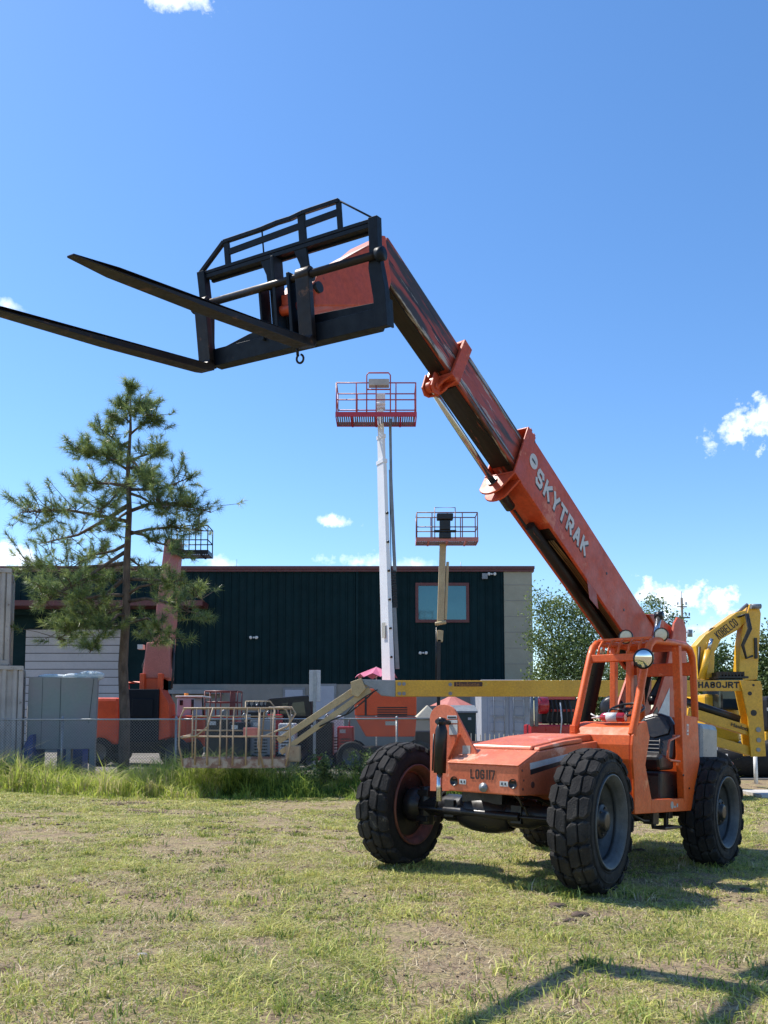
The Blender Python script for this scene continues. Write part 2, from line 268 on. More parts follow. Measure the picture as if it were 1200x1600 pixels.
M_ = dict(
 cab=pm('orange_cab_paint', (.74, .118, .010), (.63, .088, .008), .5, coat=.08, spots=[((.72, .23, .09), .61, 2.6), ((.30, .09, .04), .66, 12), ((.08, .04, .03), .675, 40)]),
 body=pm('faded_orange_paint', (.70, .185, .085), (.58, .12, .045), .5, coat=.08, spots=[((.72, .36, .24), .58, 2.2), ((.20, .07, .04), .675, 17), ((.09, .05, .035), .66, 46)]),
 boom=pm('red_orange_boom_paint', (.54, .078, .026), (.43, .056, .020), .5, coat=.05, ns=1.6, spots=[((.56, .17, .10), .60, 2.4), ((.14, .04, .03), .67, 12), ((.06, .03, .025), .67, 36)]),
 worn=pm('worn_boom_metal', (.36, .06, .032), (.05, .034, .026), .42, .0, ns=1.7, stretch=(.45, 4.5, 4.5, R_(25)), contrast=(.49, .56), spots=[((.42, .39, .35), .58, 2.2), ((.02, .015, .012), .57, 3.1)]),
 grease=pm('greasy_boom_underside', (.020, .012, .009), (.009, .007, .006), .55, ns=3, stretch=(.5, 4, 4, R_(25)), spots=[((.22, .05, .03), .62, 3)]),
 black=pm('black_machine_paint', (.012, .012, .014), (.02, .018, .017), .35, ns=4, spots=[((.06, .05, .045), .68, 10)]),
 steelblue=pm('dark_blue_black_steel', (.004, .008, .016), (.007, .011, .018), .5, .0, ns=5, spots=[((.06, .03, .018), .66, 9)]),
 forkmetal=pm('worn_fork_steel', (.014, .014, .018), (.03, .022, .018), .42, .3, ns=5, spots=[((.10, .05, .03), .60, 8)]),
 rubber=pm('dusty_tyre_rubber', (.018, .017, .017), (.046, .042, .038), .9, ns=3, bump=.5, bs=60, spots=[((.12, .105, .085), .61, 6)]),
 rubber2=pm('black_tyre_sidewall', (.011, .011, .012), (.022, .021, .021), .75, ns=5, bump=.2, bs=50, spots=[((.08, .07, .055), .64, 9)]),
 rimgrey=pm('grey_rim_paint', (.085, .094, .10), (.05, .056, .06), .5, .1, ns=6, spots=[((.06, .045, .035), .62, 9)]),
 rimred=pm('rusty_red_rim', (.20, .062, .04), (.09, .034, .024), .6, ns=6, spots=[((.05, .035, .025), .60, 7)]),
 chrome=pm('chrome_rod', (.62, .63, .64), (.5, .5, .5), .16, .9, ns=8),
 greymet=pm('grey_metal', (.25, .26, .27), (.19, .2, .21), .45, .3),
 tank=pm('grey_tank_paint', (.26, .28, .30), (.20, .22, .235), .35, ns=3, spots=[((.12, .12, .12), .7, 9)]),
 seat=pm('black_vinyl', (.014, .014, .015), (.022, .022, .022), .38, ns=6),
 white=pm('white_paint', (.72, .72, .70), (.62, .62, .60), .45, spots=[((.35, .32, .28), .72, 9)]),
 mast=pm('white_boom_paint', (.80, .79, .80), (.74, .73, .75), .4, ns=1.5, fine=.035, spots=[((.35, .33, .32), .7, 7)]),
 decal=pm('white_decal', (.62, .62, .60), (.50, .50, .49), .5, ns=9), dark=pm('black_decal', (.012, .012, .012), (.02, .02, .02), .5),
 labelgrey=pm('faded_label', (.50, .48, .42), (.38, .36, .31), .6, ns=30),
 lens=pm('beige_lamp_lens', (.86, .76, .50), (.80, .68, .42), .45, ns=30),
 mirror=pm('convex_mirror_glass', (.8, .8, .8), (.75, .75, .75), .04, 1, rv=.01, fine=0),
 red=pm('red_paint', (.52, .016, .022), (.42, .012, .018), .32, coat=.5, spots=[((.12, .03, .03), .72, 12)]),
 pinkred=pm('sun_faded_red_rail', (.44, .07, .085), (.36, .05, .06), .45),
 salmon=pm('faded_salmon_paint', (.55, .19, .15), (.48, .155, .12), .5, ns=2, spots=[((.32, .10, .07), .66, 6)]),
 brown=pm('brownish_red_rail', (.22, .06, .055), (.16, .045, .04), .5),
 orange=pm('bright_orange_paint', (.72, .085, .015), (.60, .065, .012), .45, coat=.1, spots=[((.2, .06, .03), .72, 10)]),
 yellow=pm('yellow_boom_paint', (.66, .36, .018), (.55, .29, .014), .42, coat=.2, ns=1.5, spots=[((.20, .12, .04), .69, 8)]),
 kyellow=pm('excavator_yellow', (.80, .43, .018), (.68, .35, .015), .4, coat=.2, spots=[((.15, .10, .05), .69, 9)]),
 tan=pm('weathered_tan_basket_paint', (.44, .33, .21), (.34, .25, .16), .55, ns=8, spots=[((.22, .11, .06), .60, 14)]),
 tanpl=pm('scuffed_toe_board', (.42, .34, .27), (.24, .13, .09), .6, ns=5, contrast=(.42, .56), spots=[((.55, .5, .44), .62, 9)]),
 cream=pm('cream_boom_paint', (.50, .38, .20), (.42, .31, .16), .45),
 wall=pm('dark_teal_metal_siding', (.007, .026, .029), (.005, .019, .021), .8, .0, ns=.6, fine=.06),
 trim=pm('maroon_trim', (.13, .028, .024), (.10, .02, .02), .45),
 tanwall=pm('tan_wall_panels', (.36, .325, .235), (.315, .285, .205), .8, ns=.8, fine=.035),
 wainscot=pm('pale_block_wall', (.27, .25, .215), (.22, .205, .18), .8, ns=.8, fine=.035),
 door=pm('grey_rolling_door', (.46, .43, .43), (.39, .37, .37), .55, ns=.7, fine=.035),
 glass=pm('reflective_window_glass', (.10, .20, .21), (.08, .16, .17), .06, .55, ns=.3, fine=0, rv=.02),
 cabglass=pm('dark_cab_glass', (.03, .045, .05), (.02, .03, .035), .06, .3, fine=0, rv=.02),
 cont=pm('weathered_white_container', (.50, .45, .42), (.36, .32, .295), .6, ns=1.5, fine=.035, spots=[((.16, .11, .09), .62, 5)]),
 cont2=pm('light_blue_grey_container', (.42, .43, .47), (.36, .37, .41), .55, ns=1.2, fine=.035, spots=[((.2, .16, .14), .72, 7)]),
 bluegrey=pm('sage_grey_panel', (.24, .27, .25), (.27, .25, .255), .65, ns=.7, fine=.03, contrast=(.4, .6)),
 plastic=pm('white_plastic_sheet', (.72, .76, .80), (.60, .70, .72), .25, ns=5),
 blue=pm('blue_paint', (.02, .06, .26), (.015, .045, .2), .45),
 galv=pm('galvanised_steel', (.36, .37, .38), (.29, .30, .31), .4, .4, ns=9),
 wire=pm('chain_link_wire', (.20, .205, .21), (.15, .155, .16), .5, .3, ns=9),
 bark=pm('pine_bark', (.16, .115, .085), (.07, .048, .036), .9, ns=7, bump=1.0, bs=18, stretch=(1, 1, .35)),
 bark2=pm('grey_bark', (.16, .14, .11), (.09, .075, .06), .9, ns=7, bump=.8, bs=25),
 pink=pm('pink_canvas', (.62, .15, .25), (.52, .11, .2), .7), green=pm('dark_green_plastic', (.012, .045, .04), (.01, .035, .032), .45),
 concrete=pm('yard_concrete', (.25, .22, .18), (.15, .13, .105), .9, ns=.5, bump=.3, bs=15, spots=[((.24, .21, .17), .6, 1.3)], space='Object'),
 slab=pm('pale_concrete_slab', (.56, .54, .50), (.45, .43, .39), .85, ns=1.2, bump=.2, bs=15, spots=[((.28, .25, .2), .66, 3)]),
 stone=pm('pale_stone', (.42, .41, .39), (.3, .28, .26), .85, ns=30, bump=.4), clod=pm('dry_earth_clod', (.15, .10, .07), (.09, .06, .045), .95, ns=30, bump=.8, bs=60),
 pole=pm('weathered_utility_pole', (.17, .15, .13), (.12, .105, .09), .9, ns=3, stretch=(1, 1, .2)), amber=pm('amber_beacon', (.8, .25, .02), (.7, .2, .02), .2),
 signback=pm('bare_aluminium_sign', (.48, .48, .50), (.42, .42, .44), .4, .3),
 straw=pm('pale_tarp', (.62, .55, .42), (.52, .46, .35), .7), hose=pm('hydraulic_hose', (.02, .018, .016), (.03, .028, .025), .5), hose2=pm('brass_pipe', (.22, .13, .05), (.12, .07, .03), .45, .5),
 redcap=pm('extinguisher_red', (.45, .012, .02), (.38, .01, .016), .2, coat=.8),
)

for k_, v_ in (('steelblue', .22), ('wall', .15), ('boom', .35), ('forkmetal', .3), ('black', .35), ('worn', .35), ('grease', .3), ('cab', .4), ('body', .4), ('rubber', .2), ('rubber2', .25)): M_[k_].node_tree.nodes['Principled BSDF'].inputs['Specular IOR Level'].default_value = v_

# ------------------------------------------------------------------ ground
def vnoise(x, y, seed=0):
    r = np.random.default_rng(seed); G = r.random((257, 257)); xi = np.floor(x).astype(int); yi = np.floor(y).astype(int)
    fx = x-xi; fy = y-yi; fx = fx*fx*(3-2*fx); fy = fy*fy*(3-2*fy); a = xi % 256; b = yi % 256
    return (G[a, b]*(1-fx)+G[a+1, b]*fx)*(1-fy)+(G[a, b+1]*(1-fx)+G[a+1, b+1]*fx)*fy
def fbm(x, y, seed=0, o=4):
    s = 0; amp = 1; t = 0
    for i in range(o): s = s+amp*vnoise(x*2**i+31.7*i, y*2**i+17.3*i, seed+i); t += amp; amp *= .55
    return s/t
def gz(x, y):
    x = np.asarray(x, float); y = np.asarray(y, float)
    s = (x-1.926)*.636+(y-7.902)*.769
    z = -.058*np.clip(s, -.6, 4.2)
    near = np.clip((24-y)/4, 0, 1)*np.clip((y+5)/4, 0, 1)
    z = z + near*(.045*(fbm(x*.9, y*.9, 5)-.5)*np.clip((np.hypot(x-1.9, y-8.5)-2.5)/2, .3, 1)+.012*(fbm(x*5, y*5, 9)-.5))
    k = np.clip((y-20.5)/2.0, 0, 1); k = k*k*(3-2*k)
    return z*(1-k)+k*(-.02)
xs = np.concatenate([np.linspace(-900, -40, 14)[:-1], np.linspace(-40, -14, 14)[:-1], np.linspace(-14, 14, 281), np.linspace(14, 40, 14)[1:], np.linspace(40, 900, 14)[1:]])
ys = np.concatenate([np.linspace(-60, 2, 12)[:-1], np.linspace(2, 24, 221), np.linspace(24, 60, 12)[1:], np.linspace(60, 1500, 14)[1:]])
X, Y = np.meshgrid(xs, ys); Z = gz(X, Y); nx, ny = len(xs), len(ys)
idx = np.arange(nx*ny).reshape(ny, nx)
Fq = np.stack([idx[:-1, :-1], idx[:-1, 1:], idx[1:, 1:], idx[1:, :-1]], -1).reshape(-1, 4)
def ground_mat():
    m = bpy.data.materials.new('dry_grassy_soil'); m.use_nodes = True; t = m.node_tree; b = t.nodes['Principled BSDF']
    g = N(t, 'ShaderNodeTexCoord')
    def nz_(sc, d=7, r=.65):
        n = N(t, 'ShaderNodeTexNoise'); n.inputs['Scale'].default_value = sc; n.inputs['Detail'].default_value = d; n.inputs['Roughness'].default_value = r; t.links.new(g.outputs['Object'], n.inputs['Vector']); return n.outputs['Fac']
    def rp(f, st):
        r = N(t, 'ShaderNodeValToRGB'); e = r.color_ramp.elements
        while len(e) < len(st): e.new(.5)
        for i, (p, c) in enumerate(st): e[i].position = p; e[i].color = (*c, 1)
        t.links.new(f, r.inputs[0]); return r.outputs[0]
    c1 = rp(nz_(3.2), [(.30, (.10, .068, .045)), (.42, (.27, .20, .135)), (.55, (.32, .255, .145)), (.68, (.19, .19, .07))])
    c2 = rp(nz_(38), [(.3, (.35, .31, .26)), (.5, (1, 1, 1)), (.68, (1.6, 1.5, 1.25))])
    mx = N(t, 'ShaderNodeMix', data_type='RGBA', blend_type='MULTIPLY'); mx.inputs[0].default_value = 1; t.links.new(c1, mx.inputs[6]); t.links.new(c2, mx.inputs[7])
    t.links.new(mx.outputs[2], b.inputs['Base Color']); b.inputs['Roughness'].default_value = .95; b.inputs['Specular IOR Level'].default_value = .15
    bn = N(t, 'ShaderNodeBump'); bn.inputs['Strength'].default_value = .9; bn.inputs['Distance'].default_value = .04; t.links.new(nz_(26), bn.inputs['Height']); t.links.new(bn.outputs[0], b.inputs['Normal'])
    return m
go = np_mesh('ground', np.stack([X, Y, Z], -1).reshape(-1, 3), Fq, ground_mat(), smooth=True); tag(go, kind='structure')
yard = MB().bx(-60, 60, 22.8, 62, -.3, .012).build('yard', M_['concrete']); tag(yard, kind='structure')
slab = MB().bx(8.9, 24, 19.9, 22.79, -.5, -.155).build('pavement', M_['slab']); tag(slab, kind='structure')

# grass ------------------------------------------------------------
def blades(px, py, h, wd, tint, lean=.5, curl=.5, z=None):
    n = len(px); z = gz(px, py) if z is None else z
    a = rng.uniform(0, 2*np.pi, n); la = rng.uniform(0, 2*np.pi, n); L = rng.random(n)*lean*h
    dx, dy = np.cos(a)*wd/2, np.sin(a)*wd/2; lx, ly = np.cos(la)*L, np.sin(la)*L
    B = np.stack([px, py, z-.01], -1); V = np.zeros((n, 5, 3))
    V[:, 0] = B+np.stack([-dx, -dy, 0*h], -1); V[:, 1] = B+np.stack([dx, dy, 0*h], -1)
    Md = B+np.stack([lx*.4, ly*.4, h*.6], -1)
    V[:, 2] = Md+np.stack([dx, dy, 0*h], -1)*.75; V[:, 3] = Md-np.stack([dx, dy, 0*h], -1)*.75
    V[:, 4] = B+np.stack([lx*(1+curl), ly*(1+curl), h*(1-.25*rng.random(n))], -1)
    i = np.arange(n)[:, None]*5
    F = np.concatenate([i+np.array([[0, 1, 2]]), i+np.array([[0, 2, 3]]), i+np.array([[3, 2, 4]])], 0)
    return V.reshape(-1, 3), F, np.repeat(tint, 5)
def scatter(dens, y0, y1, marg=1.4):
    out = []
    A = (y1-y0)*2*(.47*y1+marg); n = int(A*dens); y = rng.uniform(y0, y1, n); x = rng.uniform(-(.47*y1+marg), .47*y1+marg, n)
    k = np.abs(x) < .47*y+marg; return x[k], y[k]
parts = []
for (y0, y1, dens, ws, hs) in ((3.2, 6.5, 9500, .0062, .62), (6.5, 10, 5200, .0085, .66), (10, 15, 2400, .013, .75), (15, 20.6, 1300, .020, .8)):
    x, y = scatter(dens, y0, y1)
    big = fbm(x*.55, y*.55, 21); mid = fbm(x*2.2, y*2.2, 33); sm = fbm(x*7, y*7, 44)
    lush = .45*big+.35*mid+.35*sm-.07            # 0..1
    keep = rng.random(len(x)) < np.clip((lush-.31)*5.0, .34, 1.0); x, y, lush, mid = x[keep], y[keep], lush[keep], mid[keep]
    dead = rng.random(len(x)) > np.clip((lush-.37)*3.8, .18, .72)
    h = (.022+.05*np.clip((lush-.4)*3, 0, 1))*rng.uniform(.6, 1.5, len(x))*hs
    h[dead] *= .75
    tint = np.where(dead, rng.uniform(0, .34, len(x)), .40+.6*np.clip(rng.normal(.42, .28, len(x))+(.5-mid)*.7, 0, 1))
    parts.append(blades(x, y, h, ws*rng.uniform(.6, 1.3, len(x)), tint, lean=2.6, curl=.9))
def join(parts):
    Vs, Fs, Ts, o = [], [], [], 0
    for V, F, T in parts: Vs.append(V); Fs.append(F+o); Ts.append(T); o += len(V)
    return np.concatenate(Vs), np.concatenate(Fs), np.concatenate(Ts)
Mg = tintmat('mixed_lawn_blades', [(0, (.82, .70, .47)), (.20, (.64, .52, .32)), (.34, (.24, .16, .10)), (.44, (.72, .66, .21)), (.62, (.46, .48, .11)), (.82, (.18, .25, .05)), (1, (.05, .09, .025))], .55, .3)
V, F, T = join(parts); tag(np_mesh('lawn_grass', V, F, Mg, T), 'short patchy lawn with green tufts and straw coloured dry blades across the field', 'grass', kind='stuff')
# clumps of taller weeds in the field
parts = []
for k in range(620):
    y0 = 4.2+15.5*random.random()**1.3; x0 = random.uniform(-.52, .52)*y0; n = random.randint(18, 70); r = random.uniform(.04, .20)
    x = x0+rng.normal(0, r, n); y = y0+rng.normal(0, r, n)
    parts.append(blades(x, y, rng.uniform(.03, .09, n)*random.uniform(.7, 1.25), rng.uniform(.006, .011, n)*(1+y0*.05), np.clip(rng.normal(random.choice([.5, .62, .72, .85]), .08, n), 0, 1), lean=1.0, curl=.9))
for (wx, wy) in ((1.93, 7.9), (.19, 9.36), (4.05, 10.47), (2.3, 11.9)):
    for k in range(26):
        a = random.uniform(0, 2*math.pi); rr = random.uniform(.2, .62); x0, y0 = wx+math.cos(a)*rr, wy+math.sin(a)*rr*.7; n = random.randint(14, 40)
        parts.append(blades(x0+rng.normal(0, .06, n), y0+rng.normal(0, .06, n), rng.uniform(.04, .13, n), rng.uniform(.008, .014, n), np.clip(rng.normal(random.choice([.2, .5, .62, .75]), .1, n), 0, 1), lean=1.3, curl=.9))
V, F, T = join(parts); tag(np_mesh('weed_clumps', V, F, Mg, T), 'darker green weed clumps scattered over the patchy lawn', 'weeds', kind='stuff')
parts = []
x, y = scatter(650, 3.6, 13)
k_ = fbm(x*1.3, y*1.3, 61) > .52; x, y = x[k_], y[k_]; n = len(x)
V, F, T = blades(x, y, rng.uniform(.015, .035, n), rng.uniform(.005, .009, n), rng.uniform(.1, .34, n), lean=3.2, curl=.6, z=gz(x, y)+.012)
tag(np_mesh('dry_litter', V, F, Mg, T), 'flattened straw and dead stalks lying over the bare spots of the lawn', 'straw', kind='stuff')
Vs, Fs, Ts, o_ = [], [], [], 0
oc = np.array([[1, 0, 0], [-1, 0, 0], [0, 1, 0], [0, -1, 0], [0, 0, 1], [0, 0, -1]], float); of = np.array([[0, 2, 4], [2, 1, 4], [1, 3, 4], [3, 0, 4], [2, 0, 5], [1, 2, 5], [3, 1, 5], [0, 3, 5]])
for k in range(130):
    y0 = 5.2+14*random.random(); x0 = random.uniform(-.5, .5)*y0; n = random.randint(10, 46); sx_, sy_ = random.uniform(.08, .38), random.uniform(.05, .16)
    for q in range(n):
        x_, y_ = x0+rng.normal(0, sx_), y0+rng.normal(0, sy_); r_ = (abs(rng.normal(0, .006))+.004+y0*.0005)*min(1, .45+y0*.05)
        v_ = oc*(1+rng.uniform(-.35, .35, (6, 1)))*r_*np.array([1.4, 1.2, .8]); a_ = rng.uniform(0, 6); c_, s_ = math.cos(a_), math.sin(a_)
        v_ = v_ @ np.array([[c_, -s_, 0], [s_, c_, 0], [0, 0, 1]]); Vs.append(v_+np.array([x_, y_, float(gz(x_, y_))+r_*.45])); Fs.append(of+o_); o_ += 6
tag(np_mesh('loose_soil', np.concatenate(Vs), np.concatenate(Fs), pm('crumbled_brown_soil', (.24, .165, .11), (.15, .10, .068), .95, ns=14)), 'crumbled brown soil clods scattered in small patches over the lawn', 'soil', kind='stuff')
# tall grass strip by the fence
parts = []
n = 46000; x = rng.uniform(-13, 8.2, n); y = rng.uniform(19.3, 22.2, n)
hh = fbm(x*.8, y*.8, 71); cl = fbm(x*3, y*3, 72)
edge = np.clip((y-19.7+1.5*(cl-.5)+.9*(fbm(x*.5, y*.5, 77)-.5))/1.1, .10, 1)
k = (x < 5.5) | (rng.random(n) < .5); 
ty = np.clip(.25+1.7*(hh-.25), .28, 1.2)*(.35+1.15*cl)*edge*.95*np.where(x > 1.5, .8, 1.0)
t = np.clip(rng.normal(.36, .2, n)+(.5-cl)*.9, 0, 1); t = np.where(rng.random(n) < .14, 0.02, t); t = np.where((x > -4) & (fbm(x*.6, y*.6, 90) > .42), np.clip(t+.42, 0, 1), t)
V, F, T = blades(x[k], y[k], ty[k]*rng.uniform(.6, 1.2, k.sum()), rng.uniform(.012, .026, k.sum()), t[k], lean=.75, curl=.9)
Mt = tintmat('tall_grass_blades', [(0, (.56, .47, .27)), (.12, (.66, .70, .15)), (.4, (.42, .52, .09)), (.65, (.19, .28, .05)), (1, (.04, .085, .022))], .5, .45)
tag(np_mesh('tall_grass', V, F, Mt, T), 'tall bright green uncut grass growing along the chain link fence', 'tall grass', kind='stuff')

# ------------------------------------------------------------------ TELEHANDLER
VM = [[-0.636385395994788, -0.7691986571331143, 0.05785372614767624], [0.7701845379903061, -0.6377754022674529, -0.007636340959352982], [0.042771546677850186, 0.03969838947869665, 0.9982958642945396]]
VO = (1.0527878384845917, 8.62524123983359, 0.008657249245420892)
MV = Matrix(((VM[0][0], VM[1][0], VM[2][0], VO[0]), (VM[0][1], VM[1][1], VM[2][1], VO[1]), (VM[0][2], VM[1][2], VM[2][2], VO[2]), (0, 0, 0, 1)))
def bpv(px, py, ax, val):       # pixel -> vehicle coordinates on a plane of the vehicle
    inv = MV.inverted(); d = inv.to_3x3() @ dirv(px, py); c = inv @ Vector((0, 0, CAM_H)); k = (val-c[ax])/d[ax]; return c+d*k
TH = thing('telehandler', 'orange telehandler with raised boom and black pallet forks parked on the grass', 'telehandler', M=MV)
class VB(MB):
    def build(s, name, mat, parent=None, bev=0, **k): return MB.build(s, name, mat, parent or TH, bev, local=True)
RT, WT, BASE, TR = .665, .375, 3.335, 2.267
# -- wheel meshes (axle along local y, outer face +y)
def tyre_mb():
    m = MB(); h = WT/2
    prof = [(-h+.055, .42), (-h+.02, .435), (-h+.005, .47), (-h, .53), (-h+.012, .585), (-h+.035, .618), (-h+.07, .628), (0, .634), (h-.07, .628), (h-.035, .618), (h-.012, .585), (h, .53), (h-.005, .47), (h-.02, .435), (h-.055, .42)]
    m.lathe(prof, n=72)
    m.lathe([(h-.004, .455), (h+.004, .462), (h-.003, .47)], n=72); m.lathe([(h-.001, .545), (h+.005, .552), (h-.004, .56)], n=72)
    return m
def lug_mb():
    m = MB(); h = WT/2; NL = 19; dth = 2*math.pi/NL
    def P(th, y, r): return (r*math.cos(th), y, r*math.sin(th))
    for side in (-1, 1):
        for k in range(NL):
            t0 = (k+(.5 if side > 0 else 0))*dth
            # inner hex block, outer shoulder block: polygons in (t, y), then the wall of the shoulder
            inner = [(-.50, .003), (.26, .003), (.50, .05), (.44, .096), (-.30, .104), (-.50, .055)]
            outer = [(-.34, .112), (.42, .104), (.54, .135), (.52, .186), (-.16, .186), (-.36, .15)]
            for poly, rt in ((inner, .672), (outer, .667)):
                n = len(poly); cx = sum(a for a, b in poly)/n; cy_ = sum(b for a, b in poly)/n; vs = []
                for f, rr in ((1.03, .618), (1.0, rt-.012), (.84, rt)):
                    for (a, b) in poly:
                        aa = cx+(a-cx)*f; bb = cy_+(b-cy_)*f
                        drop = max(0, (bb-.12))*.42
                        vs.append(P(t0+aa*dth, side*bb, rr-drop))
                fs = [[2*n+i for i in range(n)]]
                for L in (0, 1):
                    for i in range(n): fs.append((L*n+i, L*n+(i+1) % n, (L+1)*n+(i+1) % n, (L+1)*n+i))
                m.add(vs, fs)
            vs = []   # shoulder lug running down the sidewall
            for (a0, a1, r, y) in ((-.10, .46, .640, .178), (-.10, .46, .632, .192), (-.06, .42, .612, .197), (.0, .36, .588, .194)):
                vs += [P(t0+a0*dth, side*y, r), P(t0+a1*dth, side*y, r)]
            vs += [P(t0+.0*dth, side*.17, .588), P(t0+.36*dth, side*.17, .588), P(t0-.10*dth, side*.17, .640), P(t0+.46*dth, side*.17, .640)]
            m.add(vs, [(0, 1, 3, 2), (2, 3, 5, 4), (4, 5, 7, 6), (6, 7, 9, 8), (0, 2, 4, 6, 8, 10), (1, 11, 9, 7, 5, 3), (0, 10, 11, 1)])
    return m
def rim_mb():
    m = MB(); h = WT/2
    m.lathe([(h-.03, .435), (h+.004, .438), (h+.006, .425), (h-.02, .412), (h-.03, .385), (h-.055, .378), (h-.07, .36), (h-.10, .350), (h-.105, .358), (h-.115, .350), (h-.17, .340), (h-.175, .325), (h-.22, .32), (h-.27, .30)], n=64)
    m.lathe([(-h+.03, .435), (-h-.004, .438), (-h-.006, .425), (-h+.02, .412), (-h+.03, .385), (-h+.08, .372), (-h+.11, .35), (h-.28, .34)], n=64)
    return m
def hub_mb():
    m = MB(); h = WT/2
    m.lathe([(h-.27, .34), (h-.265, .22), (h-.25, .20), (h-.215, .20), (h-.19, .195), (h-.18, .17), (h-.10, .165), (h-.085, .15), (h-.085, .10), (h-.05, .095), (h-.045, .06), (h-.045, 0)], n=32)
    m.lathe([(h-.275, .34), (h-.285, .2), (h-.285, 0)], n=32)
    for k in range(10):
        a = k*math.pi/5; m.tube((.182*math.cos(a), h-.19, .182*math.sin(a)), (.182*math.cos(a), h-.165, .182*math.sin(a)), .013, n=6)
    for k in range(6):
        a = k*math.pi/3; m.tube((.125*math.cos(a), h-.09, .125*math.sin(a)), (.125*math.cos(a), h-.073, .125*math.sin(a)), .011, n=6)
    return m
tyre_m, lug_m, rim_m, hub_m = tyre_mb(), lug_mb(), rim_mb(), hub_mb()
def wheel(u, v, rz, rimmat, spin):
    M = Matrix.Translation((u, v, RT)) @ Matrix.Rotation(rz, 4, 'Z') @ Matrix.Rotation(spin, 4, 'Y')
    o = MB.build(rim_m, 'wheel', rimmat, TH, 0, local=True); o.matrix_local = M
    MB.build(tyre_m, 'tyre', M_['rubber2'], o, 0, local=True); MB.build(lug_m, 'tread', M_['rubber'], o, 0, local=True)
    MB.build(hub_m, 'hub', M_['black'], o, 0, local=True); return o
d1, d2 = R_(5.6), R_(.3)
wheel(0, TR/2, d1, M_['rimgrey'], .3); wheel(-BASE, TR/2, d2, M_['rimgrey'], 1.1)
wheel(0, -TR/2, math.pi+d1, M_['rimred'], .9)['label'] = 'wheel with a rusty red rim'; wheel(-BASE, -TR/2, math.pi+d2, M_['rimred'], 2.)['label'] = 'wheel with a rusty red rim'
# -- axles
for u in (0, -BASE):
    m = VB(); w_ = RT
    m.path([(u, -.93, w_), (u, -.6, w_), (u, -.5, w_), (u, .5, w_), (u, .6, w_), (u, .93, w_)], [.09, .10, .145, .145, .10, .09], 16)
    m.lathe([(-.30, .14), (-.28, .165), (-.14, .195), (0, .205), (.14, .195), (.28, .165), (.30, .14)], (u, -.02, w_-.02), n=20)
    m.tube((u-.3, -.02, w_), (u-.1, -.02, w_), .09, .15)
    for s_ in (-1, 1):
        m.tube((u, s_*.80, w_-.20), (u, s_*.80, w_+.20), .085); m.bx(u-.09, u+.09, s_*.80-.07, s_*.80+.07, w_-.17, w_-.11); m.bx(u-.09, u+.09, s_*.80-.07, s_*.80+.07, w_+.1, w_+.17)
        m.lathe([(0, .12), (.05, .17), (.13, .19), (.16, .19), (.17, .1)], (u, s_*.83, w_), (0, s_, 0), 24)
        m.bx(u+.10, u+.16, s_*.40-.06, s_*.40+.06, w_-.09, w_+.09)
        m.tube((u+.17, s_*.45, w_-.02), (u+.15, s_*.80, w_-.02), .018, n=8)
        for q in (-.28, .2): m.tube((u-.1, s_*.3+q*.3, w_+.1), (u-.1, s_*.3+q*.3, w_+.24), .02, n=8)
    m.tube((u+.17, -.45, w_-.02), (u+.17, .45, w_-.02), .042); m.bx(u-.16, u+.16, -.24, .24, w_+.08, w_+.3)
    ax = m.build('axle', M_['black'], bev=.006)
    h_ = VB()
    for s_ in (-1, 1): h_.path([(u+.12, s_*.2, w_+.2), (u+.2, s_*.33, w_+.24), (u+.2, s_*.5, w_+.12), (u+.18, s_*.55, w_)], .012, 6)
    h_.build('hydraulic_hose', M_['hose'], ax)
# -- chassis
m = VB()
for v in (-.36, .26): m.bx(-4.55, -.5, v, v+.07, .60, 1.02); m.bx(-.5, .42, v, v+.07, .86, 1.02)
m.bx(-4.5, -.45, -.29, .26, .64, .74); m.bx(.38, .44, -.36, .33, .87, .97)
m.bx(-2.6, -1.2, .33, .62, .6, .72); m.bx(-4.6, -2.9, -1.0, .9, .88, .98)
m.bx(-2.3, -1.0, -.85, -.37, .62, 1.0)
m.build('chassis', M_['black'], bev=.008)
m = VB()   # step under the door
m.bx(-2.28, -1.78, .98, 1.14, .50, .53); m.bx(-2.24, -2.18, .96, 1.0, .52, .74); m.bx(-1.88, -1.82, .96, 1.0, .52, .74); m.bx(-1.9, -1.74, .9, 1.02, .55, .70); m.bx(-2.32, -2.2, .9, 1.02, .6, .72)
m.build('step', M_['black'], bev=.006)
# -- front hood box
VL, VR_ = .715, -.075
m = VB().prism([(.640, .87), (.66, 1.135), (.30, 1.285), (-.25, 1.355), (-.96, 1.43), (-.96, .80), (-.45, .80), (-.30, .88)], 1, VR_, VL)
box = m.build('front_body_box', M_['body'], bev=.012)
m = VB().quad([(.668, VR_-.004, 1.134), (.668, VL+.004, 1.134), (.315, VL+.004, 1.281), (.315, VR_-.004, 1.281)], .014); m.build('lid', M_['body'], box, bev=.005)
m = VB()
m.prism([(.31, 1.290), (.29, 1.335), (-.40, 1.445), (-.97, 1.505), (-.97, 1.43), (-.25, 1.362)], 1, VR_+.01, VL-.075)
m.build('hood', M_['body'], bev=.016)
m = VB().prism([(.28, 1.292), (.26, 1.325), (-.25, 1.405), (-.62, 1.445), (-.62, 1.40), (-.25, 1.362)], 1, VL-.073, VL-.005); m.build('hood_edge', M_['body'], bev=.012)
m = VB().quad([(.46, VL+.001, 1.17), (-.34, VL+.001, 1.285), (-.34, VL+.001, 1.232), (.45, VL+.001, 1.112)]); m.build('white_stripe', M_['decal'], box)
m = VB().quad([(.45, VL+.001, 1.110), (-.34, VL+.001, 1.230), (-.34, VL+.001, 1.195), (.44, VL+.001, 1.062)]); m.build('black_stripe', M_['dark'], box)
m = VB()
